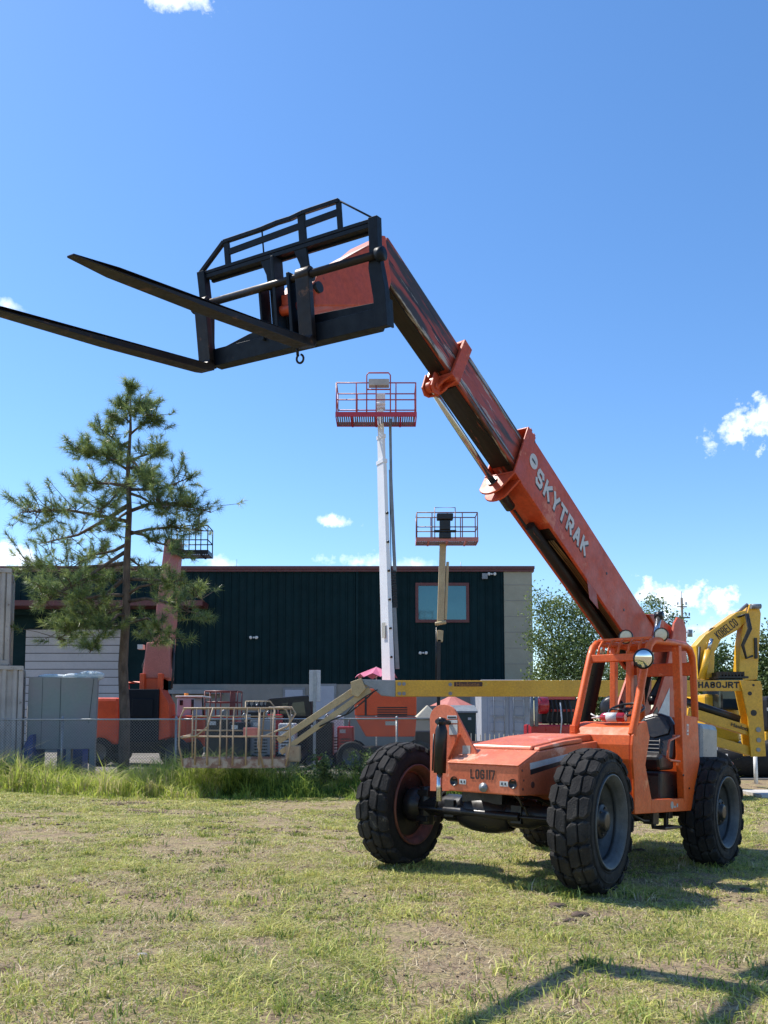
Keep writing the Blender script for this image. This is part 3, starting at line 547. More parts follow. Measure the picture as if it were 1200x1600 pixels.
for (u_, w_, r_) in ((.60, 1.10, .012), (.58, .93, .012), (.40, .97, .03), (.57, 1.01, .010)): m.path([(u_, VL-.01, w_), (u_, VL+.006, w_)], r_, 12)
m.build('bolt', M_['rimred'], box)
uf = lambda w_: .640+(w_-.87)/.265*.02+.002
for (v, w_) in ((.0, .965), (.655, .975)):
    VB().lathe([(.010, .046), (.010, .038), (-.0, .036), (-.0, 0)], (uf(w_), v, w_), (1, 0, 0), 20).build('light_socket', M_['black'], box)
VB().lathe([(0, .045), (.02, .042), (.02, .02), (.035, .018), (.035, 0)], (uf(.93), .335, .925), (1, 0, 0), 20).build('bolt', M_['greymet'], box)
for (a, b, w_) in ((.055, .135, .965), (.51, .60, .97)):
    VB().quad([(uf(w_-.02), a, w_-.024), (uf(w_-.02), b, w_-.024), (uf(w_+.02), b, w_+.024), (uf(w_+.02), a, w_+.024)], -.003).build('reflective_sticker', M_['decal'], box)
    for q in (.02, .055): VB().quad([(uf(w_)+.004, a+q, w_-.012), (uf(w_)+.004, a+q+.012, w_-.012), (uf(w_)+.004, a+q+.012, w_+.012), (uf(w_)+.004, a+q, w_+.012)], -.003).build('sticker_mark', M_['dark'], box)
block_text('stencil_number', 'LOG117', .090, .046, .0135, .010, M_['dark'], box, frame4((uf(1.045)+.001, .325, 1.045), (0, 1, 0), (.075, 0, 1)), ext=.001, narrow='1')
# -- boom rest tower with frame levelling cylinder
U0 = .46
def fv(px, py, u=U0): p = bpv(px, py, 0, u); return (p.y, p.z)
poly = [fv(672, 1236), fv(672, 1150)]+[fv(693+21.5*math.cos(t), 1122-21.5*math.sin(t)) for t in np.linspace(R_(180), R_(38), 10)]+[fv(747, 1181), fv(747, 1196), fv(704, 1236)]
tw = VB().prism(poly, 0, U0-.03, U0).build('tower_plate', M_['body'], bev=.004)
a, b = fv(704, 1186), fv(719, 1147); VB().beam((U0+.03, a[0], a[1]), (U0+.012, b[0], b[1]), .012, .05, up=(1, 0, 0)).build('stiffener', M_['body'], tw)
for (x0_, y0_, x1_, y1_, mt) in ((699, 1118, 714, 1123, 'decal'), (699, 1125, 715, 1130, 'decal'), (702, 1132, 715, 1148, 'decal'), (723, 1165, 735, 1178, 'labelgrey')):
    a, b, c_, d_ = fv(x0_, y1_), fv(x1_, y1_), fv(x1_, y0_), fv(x0_, y0_)
    VB().quad([(U0+.001, *a), (U0+.001, *b), (U0+.001, *c_), (U0+.001, *d_)], .003).build('sticker', M_[mt], tw)
a, b, c_, d_ = fv(700, 1122), fv(713, 1122), fv(713, 1119.5), fv(700, 1119.5); VB().quad([(U0+.005, *a), (U0+.005, *b), (U0+.005, *c_), (U0+.005, *d_)], .002).build('sticker_print', M_['dark'], tw)
cv, ct_ = fv(690, 1128, .60); cb_ = fv(690, 1208, .60)[1]; U6 = .60
m = VB(); m.path([(U6, cv, cb_), (U6, cv, ct_-.09), (U6, cv, ct_-.05), (U6, cv, ct_-.02)], [.062, .062, .05, .035], 20)
m.tube((.47, cv, ct_), (.68, cv, ct_), .024); m.lathe([(-.03, .02), (-.03, .045), (.03, .045), (.03, .02)], (U6, cv, ct_), (1, 0, 0), 16); m.path([(U6+.04, cv-.06, cb_+.02), (U6+.04, cv-.06, ct_-.12)], .010, 6)
cy = m.build('levelling_cylinder', M_['black'])
VB().tube((U6, cv, .76), (U6, cv, cb_+.01), .03).build('rod', M_['chrome'], cy)
# -- cab
VA, VB_ = 1.12, .385       # left and right planes of the cab
cab = VB().prism([(-1.32, 1.66), (-1.14, 1.635), (-1.03, 1.585), (-.965, 1.50), (-.945, 1.40), (-.95, 1.25), (-.99, 1.05), (-1.0, .69), (-1.10, .69), (-1.10, 1.35), (-1.30, 1.55)], 1, VB_, VA-.03).build('cab', M_['cab'], bev=.02)
m = VB()
m.prism([(-1.25, 1.66), (-1.12, 1.64), (-1.02, 1.585), (-.955, 1.50), (-.935, 1.40), (-.94, 1.25), (-.98, 1.05), (-1.0, .69), (-1.44, .69), (-1.44, .84), (-1.27, 1.20), (-1.38, 1.50), (-1.30, 1.66)], 1, VA-.03, VA)
m.build('side_panel', M_['cab'], cab, bev=.008)
m = VB(); m.bx(-2.60, -1.44, VA-.05, VA, .69, .835); m.prism([(-2.40, 1.80), (-2.84, 1.80), (-2.91, 1.27), (-2.62, .69), (-2.44, .69), (-2.44, .835)], 1, VA-.04, VA+.002)
m.bx(-2.88, -2.84, VB_, VA-.04, .9, 1.8)
m.prism([(-1.0, .69), (-1.0, 1.5), (-1.3, 1.5), (-2.85, 1.4), (-2.85, .69)], 1, VB_, VB_+.03); m.bx(-2.84, -1.1, VB_+.03, VA-.05, .69, .73)
m.build('lower_shell', M_['cab'], cab, bev=.006)
m = VB(); m.bx(-2.53, -2.47, VA+.002, VA+.005, 1.57, 1.70); m.build('warning_sticker', M_['decal'], cab)
m = VB(); m.bx(-2.52, -2.48, VA+.005, VA+.007, 1.59, 1.61); m.bx(-2.515, -2.485, VA+.005, VA+.007, 1.63, 1.68); m.build('sticker_mark', M_['red'], cab)
VB().path([(-2.02, VA, .765), (-2.02, VA+.003, .765)], .042, 20).build('round_sticker', M_['labelgrey'], cab)
m = VB(); m.bx(-2.14, -2.07, VA+.0, VA+.003, .735, .755); m.bx(-2.2, -2.16, VA+.0, VA+.003, .74, .78); m.build('worn_sticker', M_['labelgrey'], cab)
m = VB(); m.path([(-1.2, .95, .70), (-1.5, 1.0, .60), (-1.9, .95, .58), (-2.3, .9, .66)], .016, 8); m.build('hydraulic_hose', M_['hose'], cab)
m = VB(); m.path([(-.9, .5, .78), (-.5, .55, .70), (-.2, .45, .82), (.1, .3, .86)], .016, 8); m.build('hydraulic_hose', M_['hose'])
m = VB(); m.path([(.3, .5, .86), (.25, .52, .76), (.1, .5, .74), (-.1, .3, .8)], .013, 8); m.build('hydraulic_hose', M_['hose'])
for k in range(6): VB().tube((-2.9+.0, VA-.05, 1.1), (-2.9, VA-.03, 1.1), .004) if False else None
m = VB()
for (u_, w_) in ((-2.50, 1.9), (-2.36, 1.1), (-2.55, .95)): m.path([(u_, VA-.0, w_), (u_, VA+.012, w_)], .012, 8)
m.build('bolt', M_['black'], cab)
def post(v): return [(-.99, v, 1.50), (-1.12, v, 1.80), (-1.25, v, 2.12), (-1.37, v, 2.40), (-1.43, v, 2.50), (-1.53, v, 2.565), (-1.66, v, 2.585), (-2.1, v, 2.62), (-2.5, v, 2.64), (-2.66, v, 2.61), (-2.75, v, 2.52), (-2.78, v, 2.40), (-2.82, v, 2.1), (-2.86, v, 1.76)]
m = VB()
for v in (VA-.035, VB_+.035): m.path(post(v), .043, 8)
m.beam((-1.365, VB_+.04, 2.37), (-1.365, VA-.04, 2.37), .05, .085); m.beam((-2.76, VB_+.04, 2.38), (-2.76, VA-.04, 2.38), .05, .16)
m.beam((-2.24, VA-.035, 2.60), (-2.44, VA-.035, .80), .085, .09, up=(1, 0, 0)); m.beam((-1.0, VB_+.035, 1.2), (-1.0, VB_+.035, 1.6), .07, .08)
for (u0, u1) in ((-2.02, -2.0), (-2.48, -2.46)): m.beam((u0, VB_+.035, 1.4), (u1, VB_+.035, 2.60), .07, .085, up=(1, 0, 0))
m.beam((-1.55, VB_+.05, 2.60), (-1.55, VA-.05, 2.60), .05, .04)
m.build('roll_cage', M_['cab'], cab, bev=.008)
m = VB()
for i in range(5):
    v = VB_+.13+i*.118; m.path([(-1.37, v, 2.40), (-1.40, v, 2.50), (-1.47, v, 2.57), (-1.6, v, 2.60), (-2.1, v, 2.625)], .015, 6)
m.bx(-2.72, -2.05, VB_+.06, VA-.06, 2.60, 2.625)
m.build('roof_grille', M_['cab'], cab)
m = VB(); g_ = [bpv(1061, 1150, 1, 1.17), bpv(1046, 1157, 1, 1.17), bpv(1044.5, 1164, 1, 1.17), bpv(1043.5, 1184, 1, 1.17), bpv(1047, 1188, 1, 1.17), bpv(1062, 1190, 1, 1.17)]
m.path(g_, .013, 8); m.tube(g_[0], g_[0]+Vector((0, -.07, 0)), .013); m.tube(g_[-1], g_[-1]+Vector((0, -.07, 0)), .013); m.build('grab_handle', M_['body'], cab)
# interior
m = VB(); m.bx(-2.55, -2.0, .50, 1.0, .75, 1.14); m.build('seat_pedestal', M_['black'], cab, bev=.03)
st = VB(); st.prism([(-1.98, 1.20), (-1.95, 1.30), (-2.05, 1.34), (-2.40, 1.30), (-2.42, 1.16), (-2.0, 1.14)], 1, .50, 1.0)
seat = st.build('seat', M_['seat'], cab, bev=.04, )
m = VB()
bk = [(-.24, 0), (-.25, .25), (-.22, .42), (-.15, .52), (-.05, .555), (.05, .555), (.15, .52), (.22, .42), (.25, .25), (.24, 0)]
Mb = Matrix(((0, .22, 1, -2.40), (1, 0, 0, .75), (0, 1, -.2, 1.27), (0, 0, 0, 1)))
m2_ = VB(Mb @ Matrix.Diagonal((1, 1, 1, 1))); m2_.M = Matrix(((0, -.2, 1, -2.38), (1, 0, 0, .76), (0, 1, .1, 1.27), (0, 0, 0, 1)))
m2_.prism(bk, 2, -.09, .03); m2_.build('backrest', M_['seat'], cab, bev=.035)
m2_ = VB(m2_.M)
m2_.prism([(-.17, .30), (-.19, .38), (-.13, .47), (0, .505), (.13, .47), (.19, .38), (.17, .30), (0, .25)], 2, .03, .055)
for i in range(5): m2_.bx(-.13, .10, .02+i*.045, .042+i*.045, .03, .045)
m2_.build('backrest_pad', M_['seat'], cab, bev=.012)
m = VB(); Rw = Matrix(((math.cos(.45), 0, math.sin(.45)), (0, 1, 0), (-math.sin(.45), 0, math.cos(.45)))); cw = Vector((-1.50, .80, 1.80))
m.path([cw+Rw @ Vector((.19*math.cos(t), .19*math.sin(t), 0)) for t in np.linspace(0, 2*math.pi, 28, endpoint=False)], .014, 8, closed=True)
for t in (0.4, 2.5, 4.6): m.tube(cw, cw+Rw @ Vector((.185*math.cos(t), .185*math.sin(t), 0)), .011, n=6)
m.tube(cw, cw+Vector((.18, 0, -.35)), .03, n=10); m.disc(cw, Rw @ Vector((0, 0, 1)), .045, th=.03); m.build('steering_wheel', M_['seat'], cab)
VB().bx(-1.45, -1.2, .5, 1.0, 1.35, 1.58).build('dashboard', M_['black'], cab, bev=.02)
m = VB(); m.tube((-2.1, .95, 1.2), (-2.05, .97, 1.5), .014, n=6); m.tube((-1.7, .6, .8), (-1.62, .6, 1.0), .02, n=6); m.bx(-1.66, -1.56, .54, .66, .98, 1.0); m.build('lever', M_['black'], cab)
# mirrors and lamps
def facing(p, f=1.0):
    d = (MV.inverted() @ Vector((0, 0, CAM_H)))-p; return d.normalized()
c = bpv(1005, 1029, 1, 1.16); nrm = (facing(c)+Vector((-.15, .25, -.1))).normalized()
m = VB(); m.lathe([(0, .105), (.012, .112), (.025, .10)], c, nrm, 28); m.lathe([(-.04, 0), (-.03, .06), (0, .105)], c, nrm, 28); mr = m.build('mirror', M_['black'], cab)
prof = [(.014+.028*(1-(r/.1)**2), r) for r in np.linspace(.1, 0.0005, 9)]; VB().lathe(prof, c, nrm, 28).build('mirror_glass', M_['mirror'], mr)if False else None
m = VB().lathe(prof, c, nrm, 28); mg = m.build('mirror_glass', M_['mirror'], cab)
VB().path([c-nrm*.03, Vector((-1.33, VA-.02, 2.36))], .012, 6).build('mirror_arm', M_['black'], cab)
for (px, py, u) in ((978, 995, -1.62), (1033, 992, -1.75)):
    c = bpv(px, py, 0, u); nn = Vector((1, .15, -.05)).normalized()
    m = VB(); m.lathe([(-.09, .0), (-.08, .05), (-.02, .08), (.012, .082), (.012, .072)], c, nn, 24); m.tube(c+Vector((-.03, 0, -.06)), (c.x-.05, c.y, 2.60), .012, n=6); lp = m.build('work_lamp', M_['black'], cab)
    VB().lathe([(.0, .075), (.016, .06), (.022, .03), (.023, .0005)], c, nn, 24).build('lamp_lens', M_['lens'], cab)
# round black intake seen through the cab, white air cleaner
m = VB(); c = bpv(958, 1107, 1, -.45); m.lathe([(-.12, .0), (-.12, .17), (.10, .17), (.14, .12), (.14, 0)], c, (1, .2, .1), 24); m.build('air_cleaner', M_['black'])
# fuel tank
m = VB().bx(-3.98, -3.32, .55, 1.0, 1.24, 1.76); m.build('fuel_tank', M_['tank'], bev=.07, )
# rear hood on the right, counterweight
m = VB().prism([(-3.0, .98), (-3.0, 1.35), (-3.2, 1.5), (-4.7, 1.55), (-4.95, 1.4), (-4.95, .8), (-3.4, .8)], 1, -1.0, -.42); m.build('rear_hood', M_['body'], bev=.02)
m = VB().prism([(-4.5, .7), (-4.5, 1.3), (-4.95, 1.3), (-5.0, .75)], 1, -.4, .9); m.build('counterweight', M_['body'], bev=.03)
# boom tower plates behind the cab
for v in (.20, -.34):
    pl = [(-2.95, .9), (-2.95, 1.15), (-3.25, 1.62), (-3.75, 2.0), (-4.15, 2.55), (-4.45, 3.25), (-4.58, 3.36), (-4.80, 3.36), (-4.92, 3.22), (-4.95, 2.4), (-4.9, .9)]
    tp = VB().prism(pl, 1, v, v+.035).build('boom_tower', M_['boom'], bev=.005)
    if v > 0:
        VB().prism([(-3.3, 1.28), (-3.45, 1.62), (-3.85, 1.92), (-4.25, 2.3), (-4.25, 1.8), (-3.7, 1.35)], 1, v+.037, v+.040).build('white_stripe', M_['decal'], tp)
        VB().prism([(-3.18, 1.28), (-3.36, 1.66), (-3.80, 2.0), (-3.84, 1.93), (-3.44, 1.62), (-3.29, 1.28)], 1, v+.037, v+.041).build('black_stripe', M_['dark'], tp)
# lift and compensation cylinders
def ram(p0, p1, frac, r, rr, name='lift_cylinder'):
    p0, p1 = Vector(p0), Vector(p1); d = (p1-p0).normalized(); q = p0.lerp(p1, frac)
    m = VB(); m.path([p0, q-d*.04, q-d*.04, q], [r, r, r*1.12, r*1.12], 20); m.lathe([(-.05, 0), (-.05, .07), (.05, .07), (.05, 0)], p0, (0, 1, 0), 16); m.lathe([(-.05, 0), (-.05, .06), (.05, .06), (.05, 0)], p1, (0, 1, 0), 16)
    o_ = Vector((d.z, 0, -d.x))*(r+.006); o = m.build(name, M_['black']); VB().tube(q, p1, rr).build('rod', M_['chrome'], o); return o
ram(bpv(905, 1180, 1, -.40), bpv(948, 978, 1, -.40), .74, .085, .045); ram(bpv(990, 1140, 1, .27), bpv(1030, 962, 1, .27), .56, .075, .042)
ram(bpv(1021, 1094, 1, .0), bpv(1052, 1032, 1, .0), .85, .085, .04, 'compensation_cylinder')
# -- boom: s along the boom, n across it
AL = R_(25.2); ca, sa = math.cos(AL), math.sin(AL)
MBm = Matrix(((ca, 0, -sa, 0), (0, 1, 0, 0), (sa, 0, ca, 0), (0, 0, 0, 1)))
class BB(VB):
    def __init__(s): MB.__init__(s, MBm)
def bc(px, py, v):
    p = bpv(px, py, 1, v); return (p.x*ca+p.z*sa, -p.x*sa+p.z*ca)
m = BB(); m.bx(-2.35, 1.60, .095, .12, 3.905, 4.52); m.bx(-2.35, 1.60, -.22, -.195, 3.905, 4.52); m.bx(-2.35, 1.60, -.195, .095, 4.49, 4.52); m.bx(.75, 1.60, -.195, .095, 3.905, 3.93)
m.bx(-2.35, 1.60, -.235, -.195, 3.885, 3.905); m.bx(-2.35, 1.60, .085, .125, 3.885, 3.905)
m.prism([(-2.35, 3.905), (-2.35, 4.52), (-2.9, 4.66), (-3.12, 4.72), (-3.2, 4.5), (-3.0, 4.25), (-2.6, 3.95)], 1, -.22, .12)
ob = m.build('boom_section', M_['boom'], bev=.006)
m = BB(); m.prism([(-2.35, 4.51), (-1.95, 4.535), (-2.2, 4.70), (-2.75, 4.86), (-3.1, 4.9), (-3.25, 4.7), (-2.9, 4.5)], 1, -.25, .15); m.build('pivot_bracket', M_['boom'], ob, bev=.02)
BB().bx(-2.3, .78, -.19, .09, 3.915, 3.925).build('underside', M_['grease'], ob)
m = BB()
for i, v in enumerate((.075, .05, .02)): m.path([(-2.2, v, 3.89), (-1.0, v+.004*i, 3.885), (.0, v-.01, 3.89), (.55, v-.05, 3.90)], .010, 6)
m.build('hydraulic_pipes', M_['hose2'], ob)
m = BB(); m.tube((-1.9, -.09, 3.85), (.9, -.09, 3.85), .06, n=16); m.tube((-1.9, -.13, 3.84), (1.2, -.13, 3.84), .015, n=6); m.build('boom_pipe_cover', M_['grease'], ob)
def collar(s0, s1, v0, v1, n0, n1, t, hang, mat):
    m = BB(); m.bx(s0, s1, v1, v1+t, n0-t, n1+t); m.bx(s0, s1, v0-t, v0, n0-t, n1+t); m.bx(s0, s1, v0, v1, n1, n1+t); m.bx(s0, s1, v0, v1, n0-t, n0)
    cx_ = (v0+v1)/2-.06; hw = (v1-v0)/2+t
    pts = [(v1+t, n0-t)]+[(cx_+hw*.8*math.cos(a), n0-hang+hw*.55*math.sin(a)) for a in np.linspace(-.2, -math.pi+.2, 10)]+[(v0-t, n0-t)]
    vs = pts; m.prism(vs, 0, s0+.03, s0+.055)
    m.prism(vs, 0, s1-.03, s1-.005)
    for q in (.03, .11): m.bx(s0-.04+q, s0+.0+q, v1-.06, v1+.0, n1+t, n1+t+.05); m.bx(s0-.04+q, s0+.0+q, v0, v0+.06, n1+t, n1+t+.05)
    return m.build('collar', mat, ob, bev=.006)
collar(1.56, 1.74, -.22, .12, 3.90, 4.52, .02, .16, M_['boom'])
ms = BB(); ms.bx(1.2, 3.0, -.185, .085, 4.00, 4.42); mid = ms.build('boom_section', M_['worn'], bev=.02)
BB().bx(1.75, 2.9, -.165, .05, 3.985, 3.997).build('underside', M_['grease'], mid)
m = BB(); m.beam((1.75, .088, 4.36), (2.9, .088, 4.36), .008, .015); m.beam((1.75, .088, 4.06), (2.9, .088, 4.06), .008, .02); m.build('wear_strip', M_['greymet'], mid)
collar(2.93, 3.07, -.185, .085, 4.00, 4.42, .035, .07, M_['boom'])
ms = BB(); ms.bx(2.6, 4.35, -.16, .06, 4.03, 4.40); inn = ms.build('boom_section', M_['worn'], bev=.02)
BB().bx(3.1, 4.25, -.14, .03, 4.015, 4.027).build('underside', M_['grease'], inn)
m = BB(); m.tube((1.3, -.12, 3.80), (1.75, -.12, 3.81), .06, n=16); ec = m.build('extension_cylinder', M_['black'], )
BB().tube((1.7, -.12, 3.815), (3.05, -.12, 3.88), .034).build('rod', M_['chrome'], ec)
m = BB()
for v in (-.17, -.06): m.prism([(2.98, 3.98), (2.98, 3.82), (3.05, 3.78), (3.12, 3.82), (3.14, 3.98)], 1, v, v+.02)
m.tube((3.06, -.19, 3.86), (3.06, -.02, 3.86), .03); m.lathe([(-.03, .03), (-.03, .055), (.03, .055), (.03, .03)], (3.06, -.115, 3.87), (0, 1, 0), 14); m.build('cylinder_lug', M_['boom'], bev=.004)
hp = [bpv(a, b, 1, .075) for a, b in ((603, 368), (596, 367), (577, 383), (520, 415), (497, 427), (491, 440), (491, 478), (586, 478), (604, 470), (612, 440))]; m = VB(); m.prism([(p.x, p.z) for p in hp], 1, -.31, .075)
hd = m.build('boom_head', M_['boom'], bev=.012)
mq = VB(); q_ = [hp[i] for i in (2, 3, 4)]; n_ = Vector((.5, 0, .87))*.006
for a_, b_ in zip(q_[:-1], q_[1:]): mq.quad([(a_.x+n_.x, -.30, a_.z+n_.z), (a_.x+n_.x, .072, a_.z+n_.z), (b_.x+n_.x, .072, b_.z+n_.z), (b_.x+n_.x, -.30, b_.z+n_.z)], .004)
mq.build('sunlit_top_plate', pm('pale_sunlit_paint', (.80, .56, .46), (.74, .42, .32), .6, ns=4), hd)  # added plate; sunlit brightness of the head slope painted into its pale colour
m = VB(); m.tube((2.92, -.2, 4.92), (2.92, .10, 4.92), .045); m.build('head_pin', M_['black'], hd)
# lettering and logo on the boom
vl = .1215
s0, n0 = bc(840, 748, vl); s1, n1 = bc(915, 852, vl); sc_, ncn = (s0+s1)/2, (n0+n1)/2
Lc = MBm @ Vector((sc_, vl, ncn)); xd = MBm.to_3x3() @ Vector((-1, 0, 0)); yd = MBm.to_3x3() @ Vector((0, 0, 1))
LETTER_POS = Lc
block_text('lettering_shadow', 'SKYTRAK', .225, .168, .052, .036, M_['dark'], ob, frame4(Lc+xd*.014-yd*.012, xd, yd), ext=.001)
block_text('lettering', 'SKYTRAK', .217, .160, .046, .044, M_['decal'], ob, frame4(Lc+Vector((0, .003, 0)), xd, yd), ext=.001)
s2, n2_ = bc(828, 714, vl); s2 -= .085; n2_ += .01; Lg = MBm @ Vector((s2, vl+.001, n2_))
VB().path([Lg, Lg+Vector((0, .003, 0))], .088, 28).build('round_emblem', M_['decal'], ob)
m = VB(MBm); m.prism([(s2+.045, n2_+.012), (s2-.02, n2_+.012), (s2-.05, n2_-.008), (s2+.035, n2_-.012)], 1, vl+.005, vl+.007); m.build('emblem_mark', M_['dark'], ob)
s3, n3 = bc(926, 928, vl); m = VB(MBm); m.prism([(s3+.22, n3+.08), (s3+.05, n3-.10), (s3-.22, n3-.08), (s3-.05, n3+.10)], 1, vl, vl+.002); m.build('removed_sticker_patch', pm('dark_red_patch', (.33, .045, .025), (.28, .04, .022), .5), ob)
m = VB(MBm)
for (px, py) in ((948, 896), (975, 953), (835, 690)):
    a, b = bc(px, py, vl); m.tube((a, vl-.01, b), (a, vl+.004, b), .018, n=10)
m.build('bolt', M_['black'], ob)
# -- fork carriage
RC = [[0.9594911925040579, -0.16516961459120408, 0.22824471499452934], [0.15761294498911388, 0.9861790234489767, 0.051079284265554845], [-0.23352689583643121, -0.013035801663722238, 0.9722629566099825]]
OC = (3.0954576955920334, -0.024655871401134066, 4.3631651326122345)
MC = Matrix([RC[i]+[OC[i]] for i in range(3)]+[[0, 0, 0, 1]])
class CB(VB):
    def __init__(s): MB.__init__(s, MC)
m = CB()
for sg in (1, -1):
    pl = [(.80*sg, .775), (.875*sg, .775), (.865*sg, .52), (.885*sg, .40), (.905*sg, .25), (.905*sg, -.01), (.80*sg, -.01), (.80*sg, .2), (.775*sg, .42), (.79*sg, .52)]
    m.prism(pl, 0, -.05, .02)
    m.bx(-.11, -.05, .885*sg-.008, .885*sg+.008, 0, .2)
m.prism([(-.10, .70), (-.10, .775), (0, .775), (0, .75), (-.07, .735), (-.07, .70)], 1, -.80, .80); m.bx(-.10, .0, -.8, .8, .715, .745)
m.prism([(0, .0), (.0, .135), (-.015, .14), (-.10, .14), (-.13, .12), (-.13, .01), (-.11, -.01)], 1, -.80, .80)
m.prism([(.12, .14), (.80, .14), (.80, .20), (.30, .225), (.12, .23)], 0, -.09, -.07); m.prism([(-.80, .14), (-.24, .14), (-.24, .23), (-.45, .21), (-.78, .145)], 0, -.09, -.07)
car = m.build('fork_carriage', M_['steelblue'], bev=.006)
CB().tube((.035, -.87, .495), (.035, .88, .495), .03, n=16).build('fork_shaft', M_['forkmetal'], car)
def fork(y):
    m = CB(); yw = .062
    m.bx(.03, .085, y-yw, y+yw, 0.0, .50); m.lathe([(-yw, .035), (-yw, .058), (yw, .058), (yw, .035)], (.035, y, .495), (0, 1, 0), 16)
    L = 2.30; prof = [(.03, .04), (.03, -.02), (.06, -.055), (.14, -.062), (L*.5, -.055), (L-.3, -.03), (L, -.012), (L, .0), (L-.3, .002), (.12, .0), (.085, .03), (.085, .04)]
    vs = []; n = len(prof)
    for sgn in (-1, 1):
        for (a, b) in prof:
            k = 1.0 if a < L-.31 else (.95 if a < L-.01 else .45); vs.append((a, y+sgn*yw*k, b))
    m.add(vs, [list(range(n))[::-1], list(range(n, 2*n))]+[(i, (i+1) % n, n+(i+1) % n, n+i) for i in range(n)])
    return m.build('fork', M_['forkmetal'], car, bev=.004)
fork(.22); fork(-.815)
m = CB()
for (y, z0, z1, x0, x1, th) in ((-.235, .10, .52, -.10, .03, .022), (-.165, .1, .50, -.10, -.05, .05), (-.075, .12, .71, -.08, .05, .028), (.085, .0, .54, -.10, .08, .028), (.15, .0, .52, -.05, .03, .05)):
    m.bx(x0, x1, y-th/2, y+th/2, z0, z1)
for y in (-.16, .17):
    m.prism([(y-.07, .72), (y+.05, .72), (y+.06, .60), (y+.075, .5), (y-.01, .48), (y-.02, .6)], 0, -.03, -.005)
m.bx(-.14, -.05, -.24, .16, .12, .17); m.bx(-.14, -.10, -.10, .0, .14, .40)
m.build('centre_bracket', M_['steelblue'], car, bev=.005)
m = CB(); m.tube((-.02, -.1, .30), (-.02, .1, .30), .04); m.bx(-.18, -.02, -.06, .06, .27, .42); m.build('tilt_pivot', M_['boom'], car, bev=.005)
m = CB()
tr = [(-.03, -.88, .775), (-.03, -.60, .965), (-.03, -.22, .965), (-.03, -.05, .975), (-.03, .08, .972), (-.03, .20, .985), (-.03, .53, .985)]
for a, b in zip(tr[:-1], tr[1:]): m.beam(a, b, .03, .035, up=(1, 0, 0))
m.beam((-.03, -.56, .875), (-.03, .52, .905), .015, .05, up=(1, 0, 0)) if False else m.beam((-.03, -.56, .875), (-.03, .52, .905), .05, .015, up=(1, 0, 0))
for y, wd in ((-.575, .05), (.18, .065), (.525, .04)): m.bx(-.045, -.02, y-wd/2, y+wd/2, .76, .98)
m.bx(-.036, -.026, -.212, -.20, .76, .97); m.tube((-.03, .53, .985), (-.03, .82, .78), .008, n=6)
m.build('load_backrest', M_['steelblue'], car, bev=.003)
m = CB(); m.path([(-.02, .08+.033*math.cos(t), -.095+.033*math.sin(t)) for t in np.linspace(R_(110), R_(430), 16)], .009, 8); m.tube((-.02, .06, -.065), (-.02, .06, .0), .012, n=8); m.build('tow_eye', M_['forkmetal'], car)
m = CB()
for sg in (1, -1):
    m.lathe([(-.03, .0), (-.03, .05), (.03, .05), (.03, 0)], (.035, .895*sg, .49), (0, 1, 0), 14)
m.build('shaft_cap', M_['steelblue'], car)
# -- fire extinguisher lying on the cab cowl
a, b = bpv(938, 1128, 0, -1.10), bpv(977, 1128, 0, -1.10); b = Vector((a.x, b.y, a.z)); wz = 1.642+.052; a.z = b.z = wz
A, B = MV @ a, MV @ b; fe = thing('fire_extinguisher', 'small red fire extinguisher lying on the orange telehandler cowl', 'fire extinguisher', loc=(A+B)/2-Vector((0, 0, .05)))
d = (B-A).normalized(); L = (B-A).length
MB().path([A, A+d*.02, A+d*.05, B-d*.02, B], [.02, .04, .05, .05, .035], 20).build('cylinder', M_['redcap'], fe)
MB().path([A+d*.08, A+d*.20], .0508, 20).build('label_band', M_['decal'], fe)
MB().path([A-d*.05, A], [.014, .018], 10).path([A-d*.04, A-d*.11+Vector((0, 0, .035))], .008, 6).path([A-d*.04, A-d*.10-Vector((0, 0, .01))], .008, 6).build('valve', M_['white'], fe)

# ------------------------------------------------------------------ WAREHOUSE
YB = 45.0
def bxz(px, py): p = at(px, py, YB); return p.x, p.z
x0 = -24.0; xr = bxz(831, 900)[0]; xt = bxz(787, 900)[0]; ztop = bxz(400, 890)[1]; xc = bxz(270, 1000)[0]; zb = bxz(400, 1069)[1]
WH = thing('warehouse', 'long dark green metal sided warehouse with maroon trim and grey rolling door', 'warehouse', loc=((x0+xr)/2, YB, 0))
m = MB(); m.bx(xc, xt, YB, YB+.2, zb, ztop); m.bx(x0, xc, YB, YB+.2, bxz(0, 960)[1], ztop)
i = 0; xx = xc+.1
WX0, WX1, WZ0, WZ1 = bxz(649, 911)[0], bxz(733, 973)[0], bxz(733, 973)[1], bxz(649, 911)[1]
while xx < xt-.1:
    spans = [(zb+.02, ztop-.14)] if not (WX0-.1 < xx < WX1+.01) else [(zb+.02, WZ0-.01), (WZ1+.01, ztop-.14)]
    for (za_, zb_) in spans: m.bx(xx, xx+.09, YB-.036, YB-.001, za_, zb_); m.bx(xx+.025, xx+.065, YB-.07, YB-.0361, za_, zb_)
    xx += .42
xx = x0
while xx < xc: m.bx(xx, xx+.09, YB-.036, YB-.001, bxz(0, 940)[1], ztop-.02); xx += .42
pxs = bxz(558, 950)[0]; m.bx(pxs-.07, pxs+.07, YB-.09, YB-.036, zb, ztop)
m.build('wall_siding', M_['wall'], WH)
m = MB(); m.bx(xt, xr, YB-.04, YB+14, 0, ztop-.02)
for k in range(1, 9): pass
m.build('corner_panel_wall', M_['tanwall'], WH)
m = MB()
for k in range(1, 9): z_ = ztop-k*.86; m.bx(xt+.02, xr+.01, YB-.052, YB-.041, z_, z_+.03)
m.build('panel_joint', M_['wainscot'], WH)
